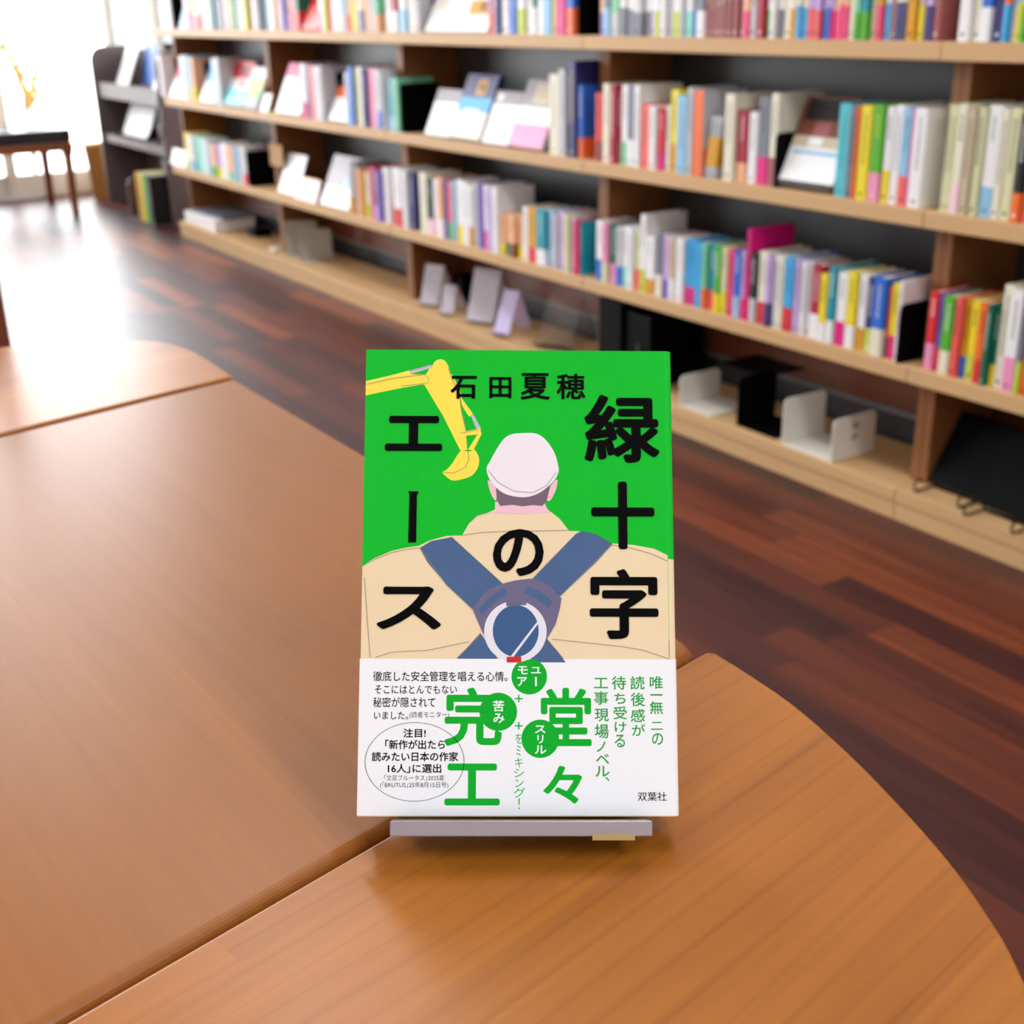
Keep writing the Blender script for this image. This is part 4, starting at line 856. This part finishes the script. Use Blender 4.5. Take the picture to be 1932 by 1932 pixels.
zl = LZ*(len(ART)+1)
for col, w, pts in LINES:
    P = [Vector((min(a, 62.6), b, 0)) for a, b in pts]; L_, R_ = [], []
    for i, p in enumerate(P):
        d = (P[min(i+1, len(P)-1)]-P[max(i-1, 0)]).normalized(); s = Vector((-d.y, d.x, 0))*w/2
        L_.append(p+s); R_.append(p-s)
    q = L_+R_; n = len(P)
    jk.add([(v.x/1000, v.y/1000, zl) for v in q], [(i, i+1, n+i+1, n+i) for i in range(n-1)], INK[col])
zt = zl+LZ
for s, box, col, bold in TITLE: put(jk, s, box, zt, col, bold)
jk.add([(a/1000, b/1000, zt) for a, b in BAR], [list(range(len(BAR)))], INK['ink'])
# spine lettering, turned round the corner of the book
for i, s in enumerate('緑十字のエース'):
    vs, fs = heavy(*glyphs(s), 0.02); cy = 0.158-0.0165*i; w = 0.0145
    if s == 'ー': vs = [(0.5-(v[1]-0.38), 0.38+(v[0]-0.5), 0) for v in vs]
    jk.add([(HX+0.00004, cy+(v[1]-0.38)*w, -BT/2-(v[0]-0.5)*w) for v in vs], fs, INK['ink'])
jk.build('jacket', nv, fix=False)
MB().box((-HX*0.985+0.002, 0.0025, -BT+0.0018), (HX-0.0032, BH-0.0025, -0.0018), M_PAGE).build('page_block', nv)
# paper band
bd = MB(); e = 0.00022; BZ = 0.0002
sec = shell(-HX-0.0003, HX+e, 0.003, BZ, -BT-e)[1:] + [(-HX-0.0003, -BT-e)]
YB = 0.0638
strip_shell(bd, sec, 0.0004, YB, INK['white'])
z = BZ+LZ
for (a, b, r) in DISCS[:0]: pass
for s, box, col, bold in BAND_TEXT[:4]: put(bd, s, box, z, col, bold)
z += LZ
for a, b, r in DISCS:
    bd.add([((a+r*math.cos(2*math.pi*k/56))/1000, min((b+r*math.sin(2*math.pi*k/56))/1000, YB-0.0002), z) for k in range(56)], [list(range(56))], INK['bgreen'])
z += LZ
(ec, ea, eb) = ELLIPSE
n = 72; ring = [((ec[0]+ea*q*math.cos(2*math.pi*k/n)+dx)/1000, (ec[1]+eb*q*math.sin(2*math.pi*k/n))/1000, z) for q, dx in ((1.0, 0), (0.988, 0)) for k in range(n)]
bd.add(ring, [(k, (k+1) % n, n+(k+1) % n, n+k) for k in range(n)], INK['ink'])
for s, box, col, bold in BAND_TEXT[4:]: put(bd, s, box, z, col, bold)
bd.build('paper_band', nv, fix=False)
bpy.data.objects.remove(_to)

# clear stand that carries the book
TOPZ = TZ
sx0, sx1 = -0.0510, 0.0526
stand = bpy.data.objects.new('book_stand', None); COL.objects.link(stand); stand.matrix_world = BOOK_M
tag(stand, 'clear acrylic book stand under the green novel, tape on its lip', 'book stand')
# sections in (up the cover, away from its front)
M_LIP = mat('lip_plastic', (186, 176, 186), 0.22, 0.5, 0.02, 20)
M_LIP.node_tree.nodes['Principled BSDF'].inputs['Transmission Weight'].default_value = 0.35
T3 = 0.0028
def loc(t, s):
    return (s, -t)
def bent(name, pts, x0=sx0, x1=sx1, m=M_ACR):
    return MB().prism(pts, x0, x1, m, 'x').build(name, stand, 0.0004, 1)
e0 = -0.0006
bent('ledge', [loc(-0.0092, e0), loc(BT+0.0008+T3, e0), loc(BT+0.0008+T3, e0-T3), loc(-0.0092, e0-T3)])
bent('lip', [loc(-0.0092-T3, e0), loc(-0.00925, e0), loc(-0.00925, e0-0.0060), loc(-0.0092-T3, e0-0.0060)], sx0-0.0004, sx1+0.0004, M_LIP)
bent('back_plate', [loc(BT+0.0008, e0+0.0001), loc(BT+0.0008, 0.13), loc(BT+0.0008+T3, 0.13), loc(BT+0.0008+T3, e0+0.0001)])
cs, sn = math.cos(0.5323), math.sin(0.5323); dz = BOOK_M.translation.z-TZ
def at_table(fw):    # point on the table fw in front of the foot of the cover, as (up the cover, away)
    return (fw*sn - (dz-0.002)*cs, -(fw*cs + (dz-0.002)*sn))
a0 = at_table(0.135); a1 = at_table(0.135-T3)
bent('rear_leg', [loc(BT+0.001+T3, 0.129), loc(BT+0.001+2*T3, 0.127), a0, a1])
bent('tape', [loc(-0.0095-T3, e0-0.0050), loc(-0.0095-T3-0.0002, e0-0.0050), loc(-0.0095-T3-0.0002, e0-0.0075), loc(-0.0095-T3, e0-0.0075)], 0.029, 0.046, M_TAPE)
